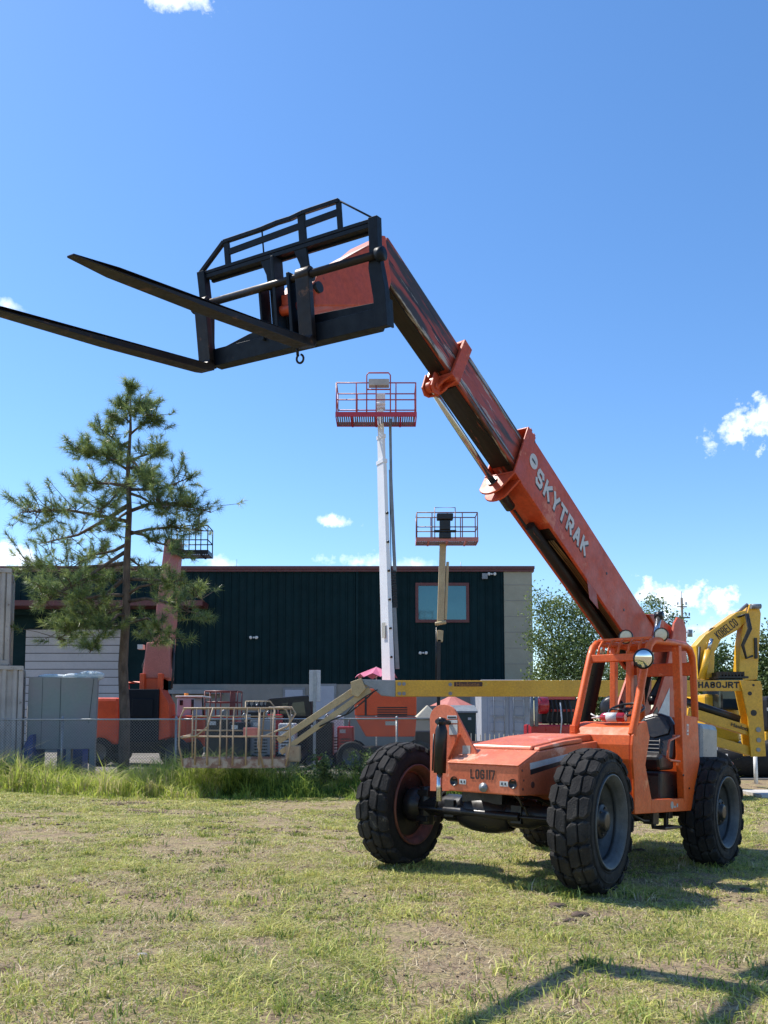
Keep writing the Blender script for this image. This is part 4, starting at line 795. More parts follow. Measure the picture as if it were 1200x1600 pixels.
MB().bx(xc, xt, YB-.03, YB+.2, 0, zb-.003).build('lower_wall', M_['wainscot'], WH)
m = MB(); m.bx(x0, xr+.12, YB-.22, YB+.3, ztop, ztop+.16); m.bx(x0, xr+.10, YB-.14, YB+.3, ztop-.13, ztop-.002); m.build('roof_edge', M_['trim'], WH)
MB().bx(x0, xr-.1, YB+.31, YB+14, ztop-.3, ztop-.05).build('roof', M_['greymet'], WH)
z1 = bxz(0, 944)[1]; z2 = bxz(0, 952)[1]
m = MB(); m.bx(x0, xc+1.9, YB-1.5, YB-.04, z2, z1); m.build('canopy', M_['trim'], WH)
dx0, dz1 = bxz(30, 980); dx1, _ = bxz(187, 980); DY = YB+.9
m = MB(); m.bx(x0, xc, DY+.1, DY+.2, 0, z2+.6); m.bx(xc-.15, xc, YB+.2, DY+.1, 0, z2+.6); m.bx(x0, xc-.15, YB+.2, DY+.1, z2+.2, z2+.3); m.build('recess_wall', M_['wall'], WH)
m = MB(); zz = 0
while zz < dz1: m.bx(dx0, dx1, DY-.02, DY+.09, zz, min(zz+.40, dz1)); zz += .44
m.build('rolling_door', M_['door'], WH, bev=.02); MB().bx(dx0, dx1, DY+.06, DY+.095, 0, dz1).build('door_groove', M_['black'], WH)
wx0, wz1 = bxz(649, 911); wx1, wz0 = bxz(733, 973); m = MB(); t_ = .16
m.bx(wx0, wx1, YB-.1, YB-.037, wz1-t_, wz1); m.bx(wx0, wx1, YB-.1, YB-.037, wz0, wz0+t_); m.bx(wx0, wx0+t_, YB-.1, YB-.037, wz0+t_, wz1-t_); m.bx(wx1-t_, wx1, YB-.1, YB-.037, wz0+t_, wz1-t_)
wn = m.build('window', M_['trim'], WH); mx_ = (wx0+wx1)/2+.1
MB().bx(wx0+t_, mx_-.04, YB-.06, YB-.04, wz0+t_, wz1-t_).bx(mx_+.04, wx1-t_, YB-.06, YB-.04, wz0+t_, wz1-t_).build('pane', M_['glass'], wn)
MB().bx(mx_-.04, mx_+.04, YB-.09, YB-.04, wz0+t_, wz1-t_).build('mullion', M_['trim'], wn)
vx, vz = bxz(757, 901); MB().bx(vx-.15, vx+.15, YB-.2, YB-.038, vz-.16, vz+.16).build('wall_vent', M_['greymet'], WH, bev=.02)
for (px, py) in ((397, 996), (661, 1020), (768, 897)):
    vx, vz = bxz(px, py); m = MB(); m.bx(vx-.05, vx+.05, YB-.12, YB-.038, vz-.05, vz+.03)
    for q in (-.14, .14): m.lathe([(0, 0), (0, .05), (.08, .09), (.1, .07), (.1, 0)], (vx+q, YB-.1, vz), (q*2, -1, -.3), 12)
    m.build('floodlight', M_['white'], WH)
# man doors / windows in the low wall
for (a, b, c_, d_) in ((446, 473, 1078, 1120), (487, 522, 1072, 1130)):
    xa, za = bxz(a, c_); xb, zb2 = bxz(b, d_)
    dd = MB().bx(xa-.12, xb+.12, YB-.1, YB-.033, max(zb2, 0), za+.12).build('service_door', M_['greymet'], WH); MB().bx(xa, xb, YB-.12, YB-.101, max(zb2, .02), za).build('door_panel', M_['cont2'], WH)
xa, za = bxz(270, 1082); xb, _ = bxz(350, 1082)
MB().bx(xa, xb, YB-1.2, YB-.04, za-.1, za+.1).build('door_canopy', M_['greymet'], WH)
MB().bx(xa+.3, xb-.2, YB-.08, YB-.033, 0, za-.3).build('service_door', M_['tank'], WH)
MB().tube(at(720, 878, YB+3), (at(720, 878, YB+3).x, YB+3, ztop-.2), .02, n=6).tube((at(370, 870, YB+2).x, YB+2, ztop-.2), at(370, 874, YB+2), .01, n=5).build('roof_antenna', M_['greymet'], WH)

# ------------------------------------------------------------------ FENCE
FY = 22.3
FN = thing('chain_link_fence', 'galvanised chain link fence running behind the tall grass', 'fence', loc=(-3, FY, 0))
xl, xrf = -15.0, at(676, 1120, FY).x; zr = at(300, 1125, FY).z
xw = at(563, 1120, FY).x
MB().path([(xl, FY, zr), (xw, FY, zr+.03), (xrf, FY, zr+.04)], .024, 8).build('top_rail', M_['galv'], FN)
for px in (97, 275, 453, 620, -80):
    x_ = at(px, 1125, FY).x; MB().tube((x_, FY+.03, -.3), (x_, FY+.03, zr+.06), .032, n=10).lathe([(0, .036), (.03, .03), (.045, 0)], (x_, FY+.03, zr+.06), (0, 0, 1), 10).build('fence_post', M_['galv'], FN)
m = MB(); sp = .078; H = zr+.25; z0_ = zr-H; xx = xl-H
while xx < xrf:
    for (xa, xb) in ((xx, xx+H), (xx+H, xx)):
        a0, a1 = (xa, z0_), (xb, zr)
        def cut(p, q):
            out = [p, q]
            for i_ in (0, 1):
                P_, Q_ = out[i_], out[1-i_]
                if P_[0] < xl: t_ = (xl-P_[0])/(Q_[0]-P_[0]) if Q_[0] != P_[0] else 0; out[i_] = (xl, P_[1]+t_*(Q_[1]-P_[1]))
                if P_[0] > xrf: t_ = (xrf-P_[0])/(Q_[0]-P_[0]); out[i_] = (xrf, P_[1]+t_*(Q_[1]-P_[1]))
            return out
        if max(xa, xb) <= xl or min(xa, xb) >= xrf: continue
        p_, q_ = cut(a0, a1); yy = FY-(.004 if xa < xb else -.0)
        m.path([(p_[0], yy, p_[1]), (q_[0], yy, q_[1])], .0042, 4, caps=False, sm=False)
    xx += sp
m.build('wire_mesh', M_['wire'], FN)

# ------------------------------------------------------------------ TREES
def rv(s=1.0): return Vector(rng.normal(0, s, 3))
def needles(pts, dirs, n_per, ln, wd):
    n = len(pts); P = np.repeat(np.array(pts), n_per, 0); D = np.repeat(np.array(dirs), n_per, 0); N_ = len(P)
    r = rng.normal(0, 1, (N_, 3)); r /= np.linalg.norm(r, axis=1)[:, None]
    d = D*rng.uniform(.25, 1.0, (N_, 1))+r*.78; d /= np.linalg.norm(d, axis=1)[:, None]
    base = P+D*rng.uniform(-.10, .10, (N_, 1)); L = rng.uniform(.5, 1.15, (N_, 1))*ln*np.repeat(rng.uniform(.6, 1.15, (n, 1)), n_per, 0)
    tip = base+d*L; tip[:, 2] -= (L[:, 0]**2)*.35
    s = np.cross(d, rng.normal(0, 1, (N_, 3))); s /= np.linalg.norm(s, axis=1)[:, None]; s *= wd/2
    V = np.stack([base-s, base+s, tip], 1).reshape(-1, 3); F = np.arange(N_*3).reshape(-1, 3)
    t = np.repeat(rng.uniform(0, 1, n), n_per)*.6+rng.random(N_)*.4
    return V, F, np.repeat(t, 3)
YT = 24.0
pb = at(198, 1192, YT); PT = thing('pine_tree', 'tall open crowned pine tree with long needles rising behind the fence', 'tree', loc=(pb.x, YT, 0))
tp = [(px, py, r*.66) for px, py, r in ((193, 1200, .25), (195, 1120, .225), (192, 1040, .205), (197, 960, .175), (198, 880, .15), (202, 800, .12), (200, 730, .09), (204, 670, .06), (204, 612, .02))]
trunk = MB(); tpts = []
for i, (px, py, r) in enumerate(tp): tpts.append(at(px, py, YT+.1*math.sin(i)))
tpts[0].z = -.1; trunk.path(tpts, [r for _, _, r in tp], 12); trunk.build('trunk', M_['bark'], PT)
BR = [  # px,py of start on the trunk; px,py of tip; depth offset of tip; rise in the middle; spread of foliage; n tufts
 (199, 880, 40, 880, .6, 8, 1.0, 34), (200, 815, 35, 800, -.8, -12, .95, 40), (199, 860, 70, 940, -1.2, 10, .85, 36), (198, 900, 90, 1000, .9, 6, .75, 34),
 (200, 790, 60, 850, 1.5, 12, .7, 22), (198, 930, 60, 915, -1.8, 12, .8, 26), (201, 760, 110, 760, .7, -5, .75, 30), (201, 735, 118, 700, -.6, -6, .75, 34),
 (201, 760, 155, 800, -1.2, 5, .6, 18), (202, 700, 150, 665, .5, 0, .55, 24), (202, 690, 165, 720, -.8, 6, .6, 24),
 (199, 835, 325, 830, .9, -12, .75, 26), (200, 800, 330, 800, -.6, -14, .8, 30), (199, 830, 290, 860, -1.2, 0, .6, 16), (201, 765, 300, 745, .6, 6, .6, 24),
 (201, 770, 265, 790, -1.0, 8, .65, 24), (202, 720, 255, 700, .6, -2, .6, 26), (202, 715, 240, 760, -.6, 4, .6, 22), (202, 680, 245, 650, -.3, 2, .5, 20),
 (198, 905, 320, 940, .8, -14, .6, 22), (198, 940, 310, 960, -1.2, -10, .6, 20), (198, 930, 290, 905, -.5, -4, .5, 12), (197, 960, 140, 1020, -1.2, -14, .5, 22),
 (197, 965, 245, 1010, .9, -22, .45, 12), (196, 975, 270, 1000, -1.0, -22, .45, 16), (197, 950, 110, 960, .8, 0, .7, 26), (198, 945, 95, 985, -.9, 4, .6, 26),
 (203, 650, 185, 625, .3, 0, .4, 14), (203, 645, 222, 625, -.3, 0, .4, 14), (204, 615, 204, 606, 0, 0, .3, 12), (203, 640, 240, 632, .4, 2, .35, 12), (203, 660, 172, 650, -.4, 2, .4, 14),
 (198, 905, 150, 905, 1.3, 0, .7, 22), (199, 850, 130, 870, 1.6, 0, .7, 22), (201, 740, 180, 770, 1.3, 0, .6, 20), (201, 730, 225, 740, 1.2, 0, .6, 18), (199, 870, 240, 900, 1.4, 0, .6, 16), (200, 800, 165, 830, -1.4, 0, .5, 14)]
limbs = MB(); cp_, cd_ = [], []
for (ax_, ay, bx_, by, dy, rise, spd, nt_) in BR:
    a = at(ax_, ay, YT); b = at(bx_, by, YT+dy); mid_ = a.lerp(b, .55)+Vector((0, 0, -rise/54.))+rv(.05)
    q1 = a.lerp(mid_, .5)+Vector((0, 0, .04))+rv(.04); L = (b-a).length; r0 = .022+.014*L
    limbs.path([a, q1, mid_, b], [r0, r0*.8, r0*.55, .012], 7)
    for k in range(int(nt_*1.3)):
        f = .35+.65*random.random()**.7; base = (a.lerp(mid_, f/.55) if f < .55 else mid_.lerp(b, (f-.55)/.45))
        off = Vector((rng.normal(0, .42), rng.normal(0, .42), rng.normal(.06, .26)))*spd*(.5+.6*min(L, 2)/2)
        tip = base+off*random.uniform(.5, 1.35); limbs.path([base, base.lerp(tip, .5)+rv(.03), tip], [.014, .010, .006], 4, caps=False, sm=False)
        dd = (off.normalized()*.6+(b-a).normalized()*.35+Vector((0, 0, .45))).normalized(); cp_.append(tip+dd*.06); cd_.append(dd)
        if random.random() < .5: cp_.append(tip-dd*.12); cd_.append(dd)
limbs.build('limbs', M_['bark'], PT)
V, F, T = needles(cp_, cd_, 60, .30, .012)
inv = np.array(PT.matrix_world.translation); V = V-inv
Mn = tintmat('pine_needles', [(0, (.065, .11, .045)), (.4, (.15, .215, .07)), (.75, (.30, .37, .11)), (1, (.48, .50, .18))], .38, .45, .6)
np_mesh('needles', V, F, Mn, T, PT)

def leaf_tree(name, label, base, blobs, n, leaf, mat, trunks, group=None):
    P_ = thing(name, label, 'tree', loc=base, group=group); tb = MB()
    for (c, r) in trunks:
        c = Vector(c); b0 = Vector(base)+rv(.05); tb.path([b0-Vector((0, 0, .2)), b0.lerp(c, .45)+rv(.2), c], [r, r*.7, r*.3], 7)
    Ps, Rs = [], []; vol = np.array([b[1]*b[2]*b[3] for b in blobs]); pr = vol**.8/(vol**.8).sum()
    for (c, rx, ry, rz) in blobs:
        c = Vector(c); near = min((Vector(t[0]) for t in trunks), key=lambda q: (q-c).length); tb.path([near, near.lerp(c, .6)+rv(.1), c+rv(.2)], [.05, .035, .02], 5)
    tb.build('trunk', M_['bark2'], P_)
    which = rng.choice(len(blobs), n//22, p=pr); cl = []
    for i in which:
        c, rx, ry, rz = blobs[i]; d = rng.normal(0, 1, 3); d /= np.linalg.norm(d); cl.append(np.array(c)+d*np.array((rx, ry, rz))*rng.uniform(.55, 1.05))
    cl = np.array(cl); cs = rng.uniform(.12, .30, len(cl)); ct = rng.random(len(cl))
    k = rng.integers(0, len(cl), n); P = cl[k]+rng.normal(0, 1, (n, 3))*cs[k][:, None]*(leaf/.09)**.5
    d = rng.normal(0, 1, (n, 3)); d /= np.linalg.norm(d, axis=1)[:, None]; s = np.cross(d, rng.normal(0, 1, (n, 3))); s /= np.linalg.norm(s, axis=1)[:, None]
    L = leaf*rng.uniform(.6, 1.3, (n, 1)); V = np.stack([P-d*L*.5, P+s*L*.28, P+d*L*.5, P-s*L*.28], 1).reshape(-1, 3)-np.array(base)
    np_mesh('crown', V, np.arange(n*4).reshape(-1, 4), mat, np.repeat(np.clip(ct[k]*.6+rng.random(n)*.4, 0, 1), 4), P_)
Ml = tintmat('shrub_leaves', [(0, (.06, .095, .03)), (.5, (.15, .21, .06)), (1, (.33, .39, .12))], .45, .35, .4)
Ml2 = tintmat('far_tree_leaves', [(0, (.035, .060, .020)), (.5, (.08, .125, .035)), (1, (.14, .19, .05))], .5, .25)
def blob(px, py, Y, rp, rq=None): # centre and pixel radii
    k = Y/F_PX; c = at(px, py, Y); return ((c.x, c.y, c.z), rp*k, rp*k*.8, (rq or rp)*k)
YS = 38.0; g0 = at(880, 1100, YS)
bl = [blob(*a) for a in ((850, 960, YS, 22, 24), (880, 950, YS+.5, 28, 20), (865, 1000, YS-.5, 34, 30), (905, 985, YS+.3, 30, 34), (895, 1030, YS-.5, 44, 34), (850, 1045, YS, 26, 22), (925, 1020, YS, 26, 40), (840, 935, YS, 12, 12), (920, 950, YS, 22, 18), (835, 1000, YS-.4, 12, 16), (880, 1070, YS, 46, 30))]
leaf_tree('broadleaf_tree', 'bushy light green tree at the tan corner of the warehouse', (g0.x, YS, 0), bl, 17000, .13, Ml, [((g0.x-.8, YS, 2.5), .09), ((g0.x+.6, YS, 3.0), .1), ((g0.x, YS+.4, 4.2), .08)])
g0 = at(1025, 1060, 48)
bl = [blob(*a) for a in ((1022, 950, 48, 16, 20), (1045, 975, 48, 18, 14), (1010, 980, 48, 24, 20), (1045, 1010, 48, 24, 20), (1030, 1050, 48, 40, 26), (985, 1030, 48, 26, 30))]
leaf_tree('broadleaf_tree', 'broadleaf tree showing right behind the top of the orange cab', (g0.x, 48, 0), bl, 12000, .15, Ml, [((g0.x, 48, 4.), .12), ((g0.x+.5, 48, 5.5), .08)])
for i, (px, ptop, Y_, wd, lab) in enumerate(((1125, 1000, 70, 42, 'round far tree seen under the raised yellow excavator boom'), (1180, 985, 62, 40, 'tall far tree at the right edge behind the excavator arm'), (1225, 975, 60, 40, 'far tree cut off by the right edge of the picture'), (1075, 1025, 75, 34, 'low far tree below the utility pole'), (960, 1035, 72, 40, 'low far tree behind the cab of the orange telehandler'))):
    g0 = at(px, 1110, Y_); hh_ = (1120-ptop)/2
    bl = [blob(px+dx, ptop+hh_*q, Y_, wd*s_, hh_*.55) for dx, q, s_ in ((-8, .5, .6), (12, .7, .7), (0, 1.2, 1.0), (-20, 1.3, .7), (22, 1.4, .7), (0, 1.8, 1.05))]
    leaf_tree('broadleaf_tree', lab, (g0.x, Y_, 0), bl, 9000, .26, Ml2, [((g0.x, Y_, 3.5), .16), ((g0.x+.8, Y_, 4.5), .12)], 'far trees on the right')
# weeds at the fence foot
def shrub(x, y, n, r, h, label):
    P_ = thing('weed_bush', label, 'plant', loc=(x, y, 0)); tb = MB(); z0 = float(gz(x, y))
    ends = []
    for k in range(9):
        e = Vector((x+rng.normal(0, r*.6), y+rng.normal(0, r*.3), z0+h*random.uniform(.5, 1))); ends.append(e); tb.path([(x, y, z0-.05), Vector((x, y, z0)).lerp(e, .5)+rv(.03), e], [.012, .009, .004], 4, caps=False)
    tb.build('stem', M_['bark2'], P_); E_ = np.array([tuple(e) for e in ends]); k = rng.integers(0, 9, n); f = rng.uniform(.3, 1.05, (n, 1))
    P = np.array([x, y, z0])*(1-f)+E_[k]*f+rng.normal(0, .07, (n, 3)); d = rng.normal(0, 1, (n, 3)); d /= np.linalg.norm(d, axis=1)[:, None]; s = np.cross(d, rng.normal(0, 1, (n, 3))); s /= np.linalg.norm(s, axis=1)[:, None]; L = rng.uniform(.04, .09, (n, 1))
    V = np.stack([P-d*L*.5, P+s*L*.3, P+d*L*.5, P-s*L*.3], 1).reshape(-1, 3)-np.array([x, y, 0]); np_mesh('leaves', V, np.arange(n*4).reshape(-1, 4), Ml, np.repeat(rng.random(n), 4), P_)
shrub(-.35, 21.3, 1500, .45, .95, 'leafy weed bush growing just left of the telehandler front tyre')
shrub(-1.5, 21.6, 1100, .4, .85, 'leafy weed bush by the fence under the yellow jib arm'); shrub(-2.0, 20.9, 900, .35, .6, 'low dark weed bush right of the lowered work basket')

# ------------------------------------------------------------------ boom lift helpers
def tb(m, pts, r, n=6): return m.path(pts, r, n)
def platform(root, c, wd, dp, ht, Mrail, Mfloor, Mgrate, rows=(.5,), posts=5, name='work_platform'):
    x, y, z = c; m = MB(); t = .085
    m.bx(x-wd/2, x+wd/2, y-dp/2, y-dp/2+.03, z, z+t*1.8); m.bx(x-wd/2, x+wd/2, y+dp/2-.03, y+dp/2, z, z+t*1.8); m.bx(x-wd/2, x-wd/2+.03, y-dp/2+.03, y+dp/2-.03, z, z+t*1.8); m.bx(x+wd/2-.03, x+wd/2, y-dp/2+.03, y+dp/2-.03, z, z+t*1.8)
    for q in (-.3, 0, .3): m.bx(x+q*wd-.03, x+q*wd+.03, y-dp/2+.03, y+dp/2-.03, z-.03, z+.02)
    pf = m.build(name, Mfloor, root)
    m = MB()
    k = x-wd/2+.05
    while k < x+wd/2-.06: m.bx(k, k+.045, y-dp/2+.03, y+dp/2-.03, z+.025, z+.035); k += .07
    m.build('floor_grating', Mgrate, pf)
    m = MB(); r = .021
    for zz in [ht]+[ht*q for q in rows]:
        m.path([(x-wd/2+.04, y-dp/2+.02, z+zz), (x+wd/2-.04, y-dp/2+.02, z+zz)], r, 6); m.path([(x-wd/2+.04, y+dp/2-.02, z+zz), (x+wd/2-.04, y+dp/2-.02, z+zz)], r, 6)
        for sx in (-1, 1): m.path([(x+sx*(wd/2-.03), y-dp/2+.02, z+zz), (x+sx*(wd/2-.03), y+dp/2-.02, z+zz)], r, 6)
    for i in range(posts):
        xx = x-wd/2+.03+(wd-.06)*i/(posts-1)
        for sy in (-1, 1): m.tube((xx, y+sy*(dp/2-.02), z+t), (xx, y+sy*(dp/2-.02), z+ht), r, n=6)
    m.build('guard_rail', Mrail, pf); return pf
def tyre_simple(root, c, r, wdt, ax=(0, 1, 0), mat='rubber2', rim='rimgrey', name='wheel'):
    m = MB(); m.lathe([(-wdt/2, r*.6), (-wdt/2, r*.9), (-wdt*.35, r), (wdt*.35, r), (wdt/2, r*.9), (wdt/2, r*.6)], c, ax, 28)
    o = m.build(name, M_[mat], root)
    MB().lathe([(-wdt/2+.02, r*.6), (-wdt*.2, r*.5), (-wdt*.2, 0)], c, ax, 20).lathe([(wdt/2-.02, r*.6), (wdt*.2, r*.5), (wdt*.2, 0)], c, ax, 20).build('rim', M_[rim], o); return o

# ---- white telescopic boom lift with red platform (orange body)
Y1 = 27.0
b0 = at(602, 1160, Y1); L1 = thing('telescopic_boom_lift', 'telescopic boom lift with orange body and white mast raising a red railed platform', 'boom lift', loc=(b0.x, Y1, 0))
m = MB(); p0, p1, p2, p3 = at(612, 1075, Y1), at(600, 775, Y1), at(597, 720, Y1), at(594, 655, Y1)
MU = (-.84, -.54, 0); m.beam(at(608, 1100, Y1), at(596.5, 722, Y1), .52, .17, up=MU, w2=.40, h2=.13); ms_ = m.build('mast', M_['mast'], L1, bev=.01)
MB().beam(at(596.5, 722, Y1), at(595.5, 683, Y1), .32, .11, up=MU).build('mast_section', M_['mast'], L1, bev=.008)
MB().beam(at(595.5, 683, Y1), at(594, 640, Y1), .26, .09, up=MU).build('mast_section', M_['mast'], L1, bev=.008)
m = MB()
for (px_, py_, w_, h_) in ((596.5, 722, .44, .17), (595.5, 683, .36, .14)): m.beam(at(px_+.1, py_+3, Y1), at(px_-.1, py_-3, Y1), w_, h_, up=MU)
m.build('mast_collar', M_['mast'], L1, bev=.006)
m = MB(); q0 = at(603, 985, Y1); off_ = Vector(MU)*.095; m.beam(q0+off_+Vector((0, 0, -.25)), q0+off_+Vector((0, 0, .25)), .20, .004, up=MU); m.build('mast_label', M_['labelgrey'], L1)
m = MB()
for k in range(6): m.tube(at(599+k*1.2, 800+k*45, Y1-.22)+Vector((.13, 0, 0)), at(599+k*1.2, 803+k*45, Y1-.22)+Vector((.13, 0, 0)), .05, n=6)
m.build('cable_clamp', M_['black'], L1)
m = MB(); m.tube(at(594, 636, Y1-.1), at(594, 628, Y1-.1), .12); m.bx(*sorted((at(588, 0, Y1).x, at(602, 0, Y1).x)), Y1-.2, Y1+.15, at(0, 640, Y1).z, at(0, 618, Y1).z); m.tube(at(588, 632, Y1-.2), at(602, 630, Y1-.2), .06)
m.build('platform_rotator', M_['mast'], L1, bev=.02)
m = MB(); m.beam(at(609.5, 655, Y1+.1), at(611, 745, Y1+.1), .09, .1, up=(0, 1, 0)); m.beam(at(610, 735, Y1+.1), at(617, 893, Y1+.1), .11, .14, up=(0, 1, 0)); m.beam(at(616, 950, Y1+.1), at(621, 1045, Y1+.1), .13, .16, up=(0, 1, 0)); m.build('cable_carrier', M_['greymet'], L1)
m = MB()
for k in range(14):
    a = at(615+k*.22, 893+k*4.2, Y1+.05); m.bx(a.x-.07, a.x+.07, Y1, Y1+.1, a.z-.03, a.z+.03)
m.beam(at(608.5, 745, Y1+.15), at(614, 1040, Y1+.15), .03, .08, up=(0, 1, 0)); m.build('cable_chain', M_['black'], L1)
zf = at(0, 664, Y1).z
xc_ = at(588, 660, Y1).x; platform(L1, (xc_, Y1-.3, zf), at(652, 0, Y1).x-at(525, 0, Y1).x, .95, 1.12, M_['pinkred'], M_['red'], M_['greymet'], posts=5)
m = MB(); zt = zf+1.12; xa, xb = at(573, 0, Y1).x, at(610, 0, Y1).x; yq = Y1-.76
m.path([(xa, yq, zf+.1), (xa, yq, zt+.25), (xa+.06, yq, zt+.33), (xb-.06, yq, zt+.33), (xb, yq, zt+.25), (xb, yq, zf+.1)], .024, 6); m.path([(xa, yq, zt-.22), (xb, yq, zt-.22)], .024, 6); m.build('console_hoop', M_['pinkred'], L1)
MB().bx(at(576, 0, Y1).x, at(608, 0, Y1).x, yq-.05, yq+.2, zt-.10, zt+.12).build('control_box', M_['cont'], L1, bev=.02)
m = MB(); xa, xb = at(556, 0, Y1).x, at(649, 0, Y1).x; zt, zb_ = at(0, 1078, Y1).z, at(0, 1150, Y1).z
m.bx(xa, xb, Y1-1.0, Y1+1.2, at(0, 1118, Y1).z, zt); m.prism([(xa, at(0, 1120, Y1).z), (xb, at(0, 1120, Y1).z), (xb-.05, zb_), (xa+.35, zb_)], 1, Y1-1.03, Y1+1.1); bd = m.build('body', M_['orange'], L1, bev=.03)
m = MB()
for k in range(5): z_ = at(0, 1106+k*3.4, Y1).z; m.bx(at(590, 0, Y1).x, at(635, 0, Y1).x, Y1-1.012, Y1-1.001, z_-.025, z_+.01)
m.bx(at(571, 0, Y1).x, at(574, 0, Y1).x, Y1-1.012, Y1-1.001, at(0, 1118, Y1).z, at(0, 1090, Y1).z); m.build('air_vent', M_['dark'], bd)
MB().bx(at(602, 0, Y1).x, at(621, 0, Y1).x, Y1-1.045, Y1-1.032, at(0, 1133, Y1).z, at(0, 1127, Y1).z).build('label', M_['labelgrey'], bd)
m = MB(); m.bx(xa-.3, xb+.3, Y1-.9, Y1+.9, .4, .75); m.build('chassis', M_['black'], L1, bev=.03)
for sx in (xa-.1, xb+.1):
    for yy in (Y1-1.0, Y1+1.): tyre_simple(L1, (sx, yy, .48), .46, .32)
# ---- second lift with salmon platform
Y2 = 31.0
b0 = at(690, 1100, Y2); L2 = thing('articulated_boom_lift', 'slim cream boom lift standing at the warehouse window with a small salmon platform', 'boom lift', loc=(b0.x, Y2, 0))
MB().beam(at(688, 975, Y2), at(692, 850, Y2), .24, .26, up=(0, 1, 0)).build('jib', M_['cream'], L2, bev=.01)
MB().beam(at(696, 968, Y2), at(699.5, 878, Y2), .10, .12, up=(0, 1, 0)).build('jib_link', M_['cream'], L2, bev=.01)
m = MB(); m.beam(at(688, 985, Y2), at(687, 1003, Y2), .22, .2, up=(0, 1, 0)); m.tube(at(680, 975, Y2-.15), at(697, 972, Y2-.15), .07); m.build('knuckle', M_['cream'], L2, bev=.02)
m = MB(); m.beam(at(686, 1000, Y2), at(685, 1110, Y2), .12, .2, up=(0, 1, 0)); m.tube(at(682, 980, Y2-.1), at(681, 1066, Y2-.1), .025, n=6); m.build('riser', M_['black'], L2)
zf = at(0, 851, Y2).z; x_ = at(698.5, 0, Y2).x; wd_ = at(747, 0, Y2).x-at(650, 0, Y2).x
platform(L2, (x_, Y2-.2, zf), wd_, .8, 1.08, M_['brown'], M_['salmon'], M_['greymet'], posts=5)
m = MB(); zt = zf+1.08; xa, xb = at(679, 0, Y2).x, at(711, 0, Y2).x; yq = Y2-.6; m.path([(xa, yq, zf+.1), (xa, yq, zt+.18), (xb, yq, zt+.18), (xb, yq, zf+.1)], .02, 6); m.build('console_hoop', M_['brown'], L2)
m = MB(); xm = (xa+xb)/2; m.bx(xm-.3, xm+.3, yq-.1, yq+.2, zt-.28, zt-.05); m.bx(xm-.2, xm+.2, yq-.05, yq+.15, zf+.42, zt-.28); m.bx(xm-.42, xm+.42, yq-.05, yq+.1, zf+.34, zf+.42); m.bx(xm-.22, xm+.22, yq-.05, yq+.15, zf+.1, zf+.33); m.build('control_box', M_['black'], L2, bev=.03)
m = MB(); m.bx(b0.x-1.0, b0.x+1.0, Y2-.6, Y2+1.8, .5, 1.2); m.build('chassis', M_['black'], L2, bev=.05)
for sx in (-.9, .9): tyre_simple(L2, (b0.x+sx, Y2-.5, .42), .42, .3, (1, 0, 0))

# ---- orange-red boom lift behind the pine
Y3 = 30.0
b0 = at(240, 1170, Y3); L3 = thing('telescopic_boom_lift', 'faded red boom lift with wide boom and dark basket standing behind the pine', 'boom lift', loc=(b0.x, Y3, 0))
MB().beam(at(251, 1060, Y3-.6), at(272, 846, Y3+.6), .72, .62, up=(0, 1, 0), w2=.56, h2=.5).build('boom', M_['salmon'], L3, bev=.02)
m = MB(); m.beam(at(247, 1062, Y3-.65), at(250, 1006, Y3-.5), .98, .6, up=(0, 1, 0), w2=.80, h2=.6); m.build('boom_base', M_['salmon'], L3, bev=.04)
m = MB(); m.bx(at(232, 0, Y3).x, at(239, 0, Y3).x, Y3-1.15, Y3-.3, at(0, 1150, Y3).z, at(0, 1055, Y3).z); m.bx(at(259, 0, Y3).x, at(266, 0, Y3).x, Y3-1.15, Y3-.3, at(0, 1150, Y3).z, at(0, 1055, Y3).z); m.bx(at(232, 0, Y3).x, at(266, 0, Y3).x, Y3-1.0, Y3-.3, at(0, 1085, Y3).z, at(0, 1062, Y3).z)
m.prism([(at(264, 0, Y3).x, at(0, 1076, Y3).z), (at(278, 0, Y3).x, at(0, 1100, Y3).z), (at(281, 0, Y3).x, at(0, 1150, Y3).z), (at(264, 0, Y3).x, at(0, 1155, Y3).z)], 1, Y3-1.3, Y3-.4); m.build('turret', M_['orange'], L3, bev=.02)
MB().bx(at(217, 0, Y3).x, at(264, 0, Y3).x, Y3-1.4, Y3-1.16, at(0, 1158, Y3).z, at(0, 1079, Y3).z).bx(at(225, 0, Y3).x, at(256, 0, Y3).x, Y3-1.45, Y3-1.401, at(0, 1120, Y3).z, at(0, 1093, Y3).z).build('rear_panel', M_['steelblue'], L3, bev=.02)
m = MB(); m.bx(at(153, 0, Y3).x, at(200, 0, Y3).x, Y3-1.0, Y3+1.2, at(0, 1162, Y3).z, at(0, 1091, Y3).z); m.bx(at(200, 0, Y3).x, at(216, 0, Y3).x, Y3-.9, Y3+1.0, at(0, 1150, Y3).z, at(0, 1106, Y3).z); m.build('engine_cover', M_['orange'], L3, bev=.12)
m = MB(); m.path([at(198, 1104, Y3-.3), at(198, 1066, Y3-.3), at(226, 1066, Y3-.3), at(226, 1104, Y3-.3)], .12, 8); m.build('guard_hoop', M_['orange'], L3)
m = MB(); m.bx(at(268, 0, Y3).x, at(300, 0, Y3).x, Y3-.9, Y3+1, at(0, 1160, Y3).z, at(0, 1118, Y3).z); m.build('side_cover', M_['orange'], L3, bev=.1)
MB().bx(at(160, 0, Y3).x, at(295, 0, Y3).x, Y3-.8, Y3+.9, .45, .95).build('chassis', M_['black'], L3, bev=.05)
for px in (172, 285):
    for yy in (Y3-1.0, Y3+1.1): tyre_simple(L3, (at(px, 0, Y3).x, yy, .5), .5, .36)
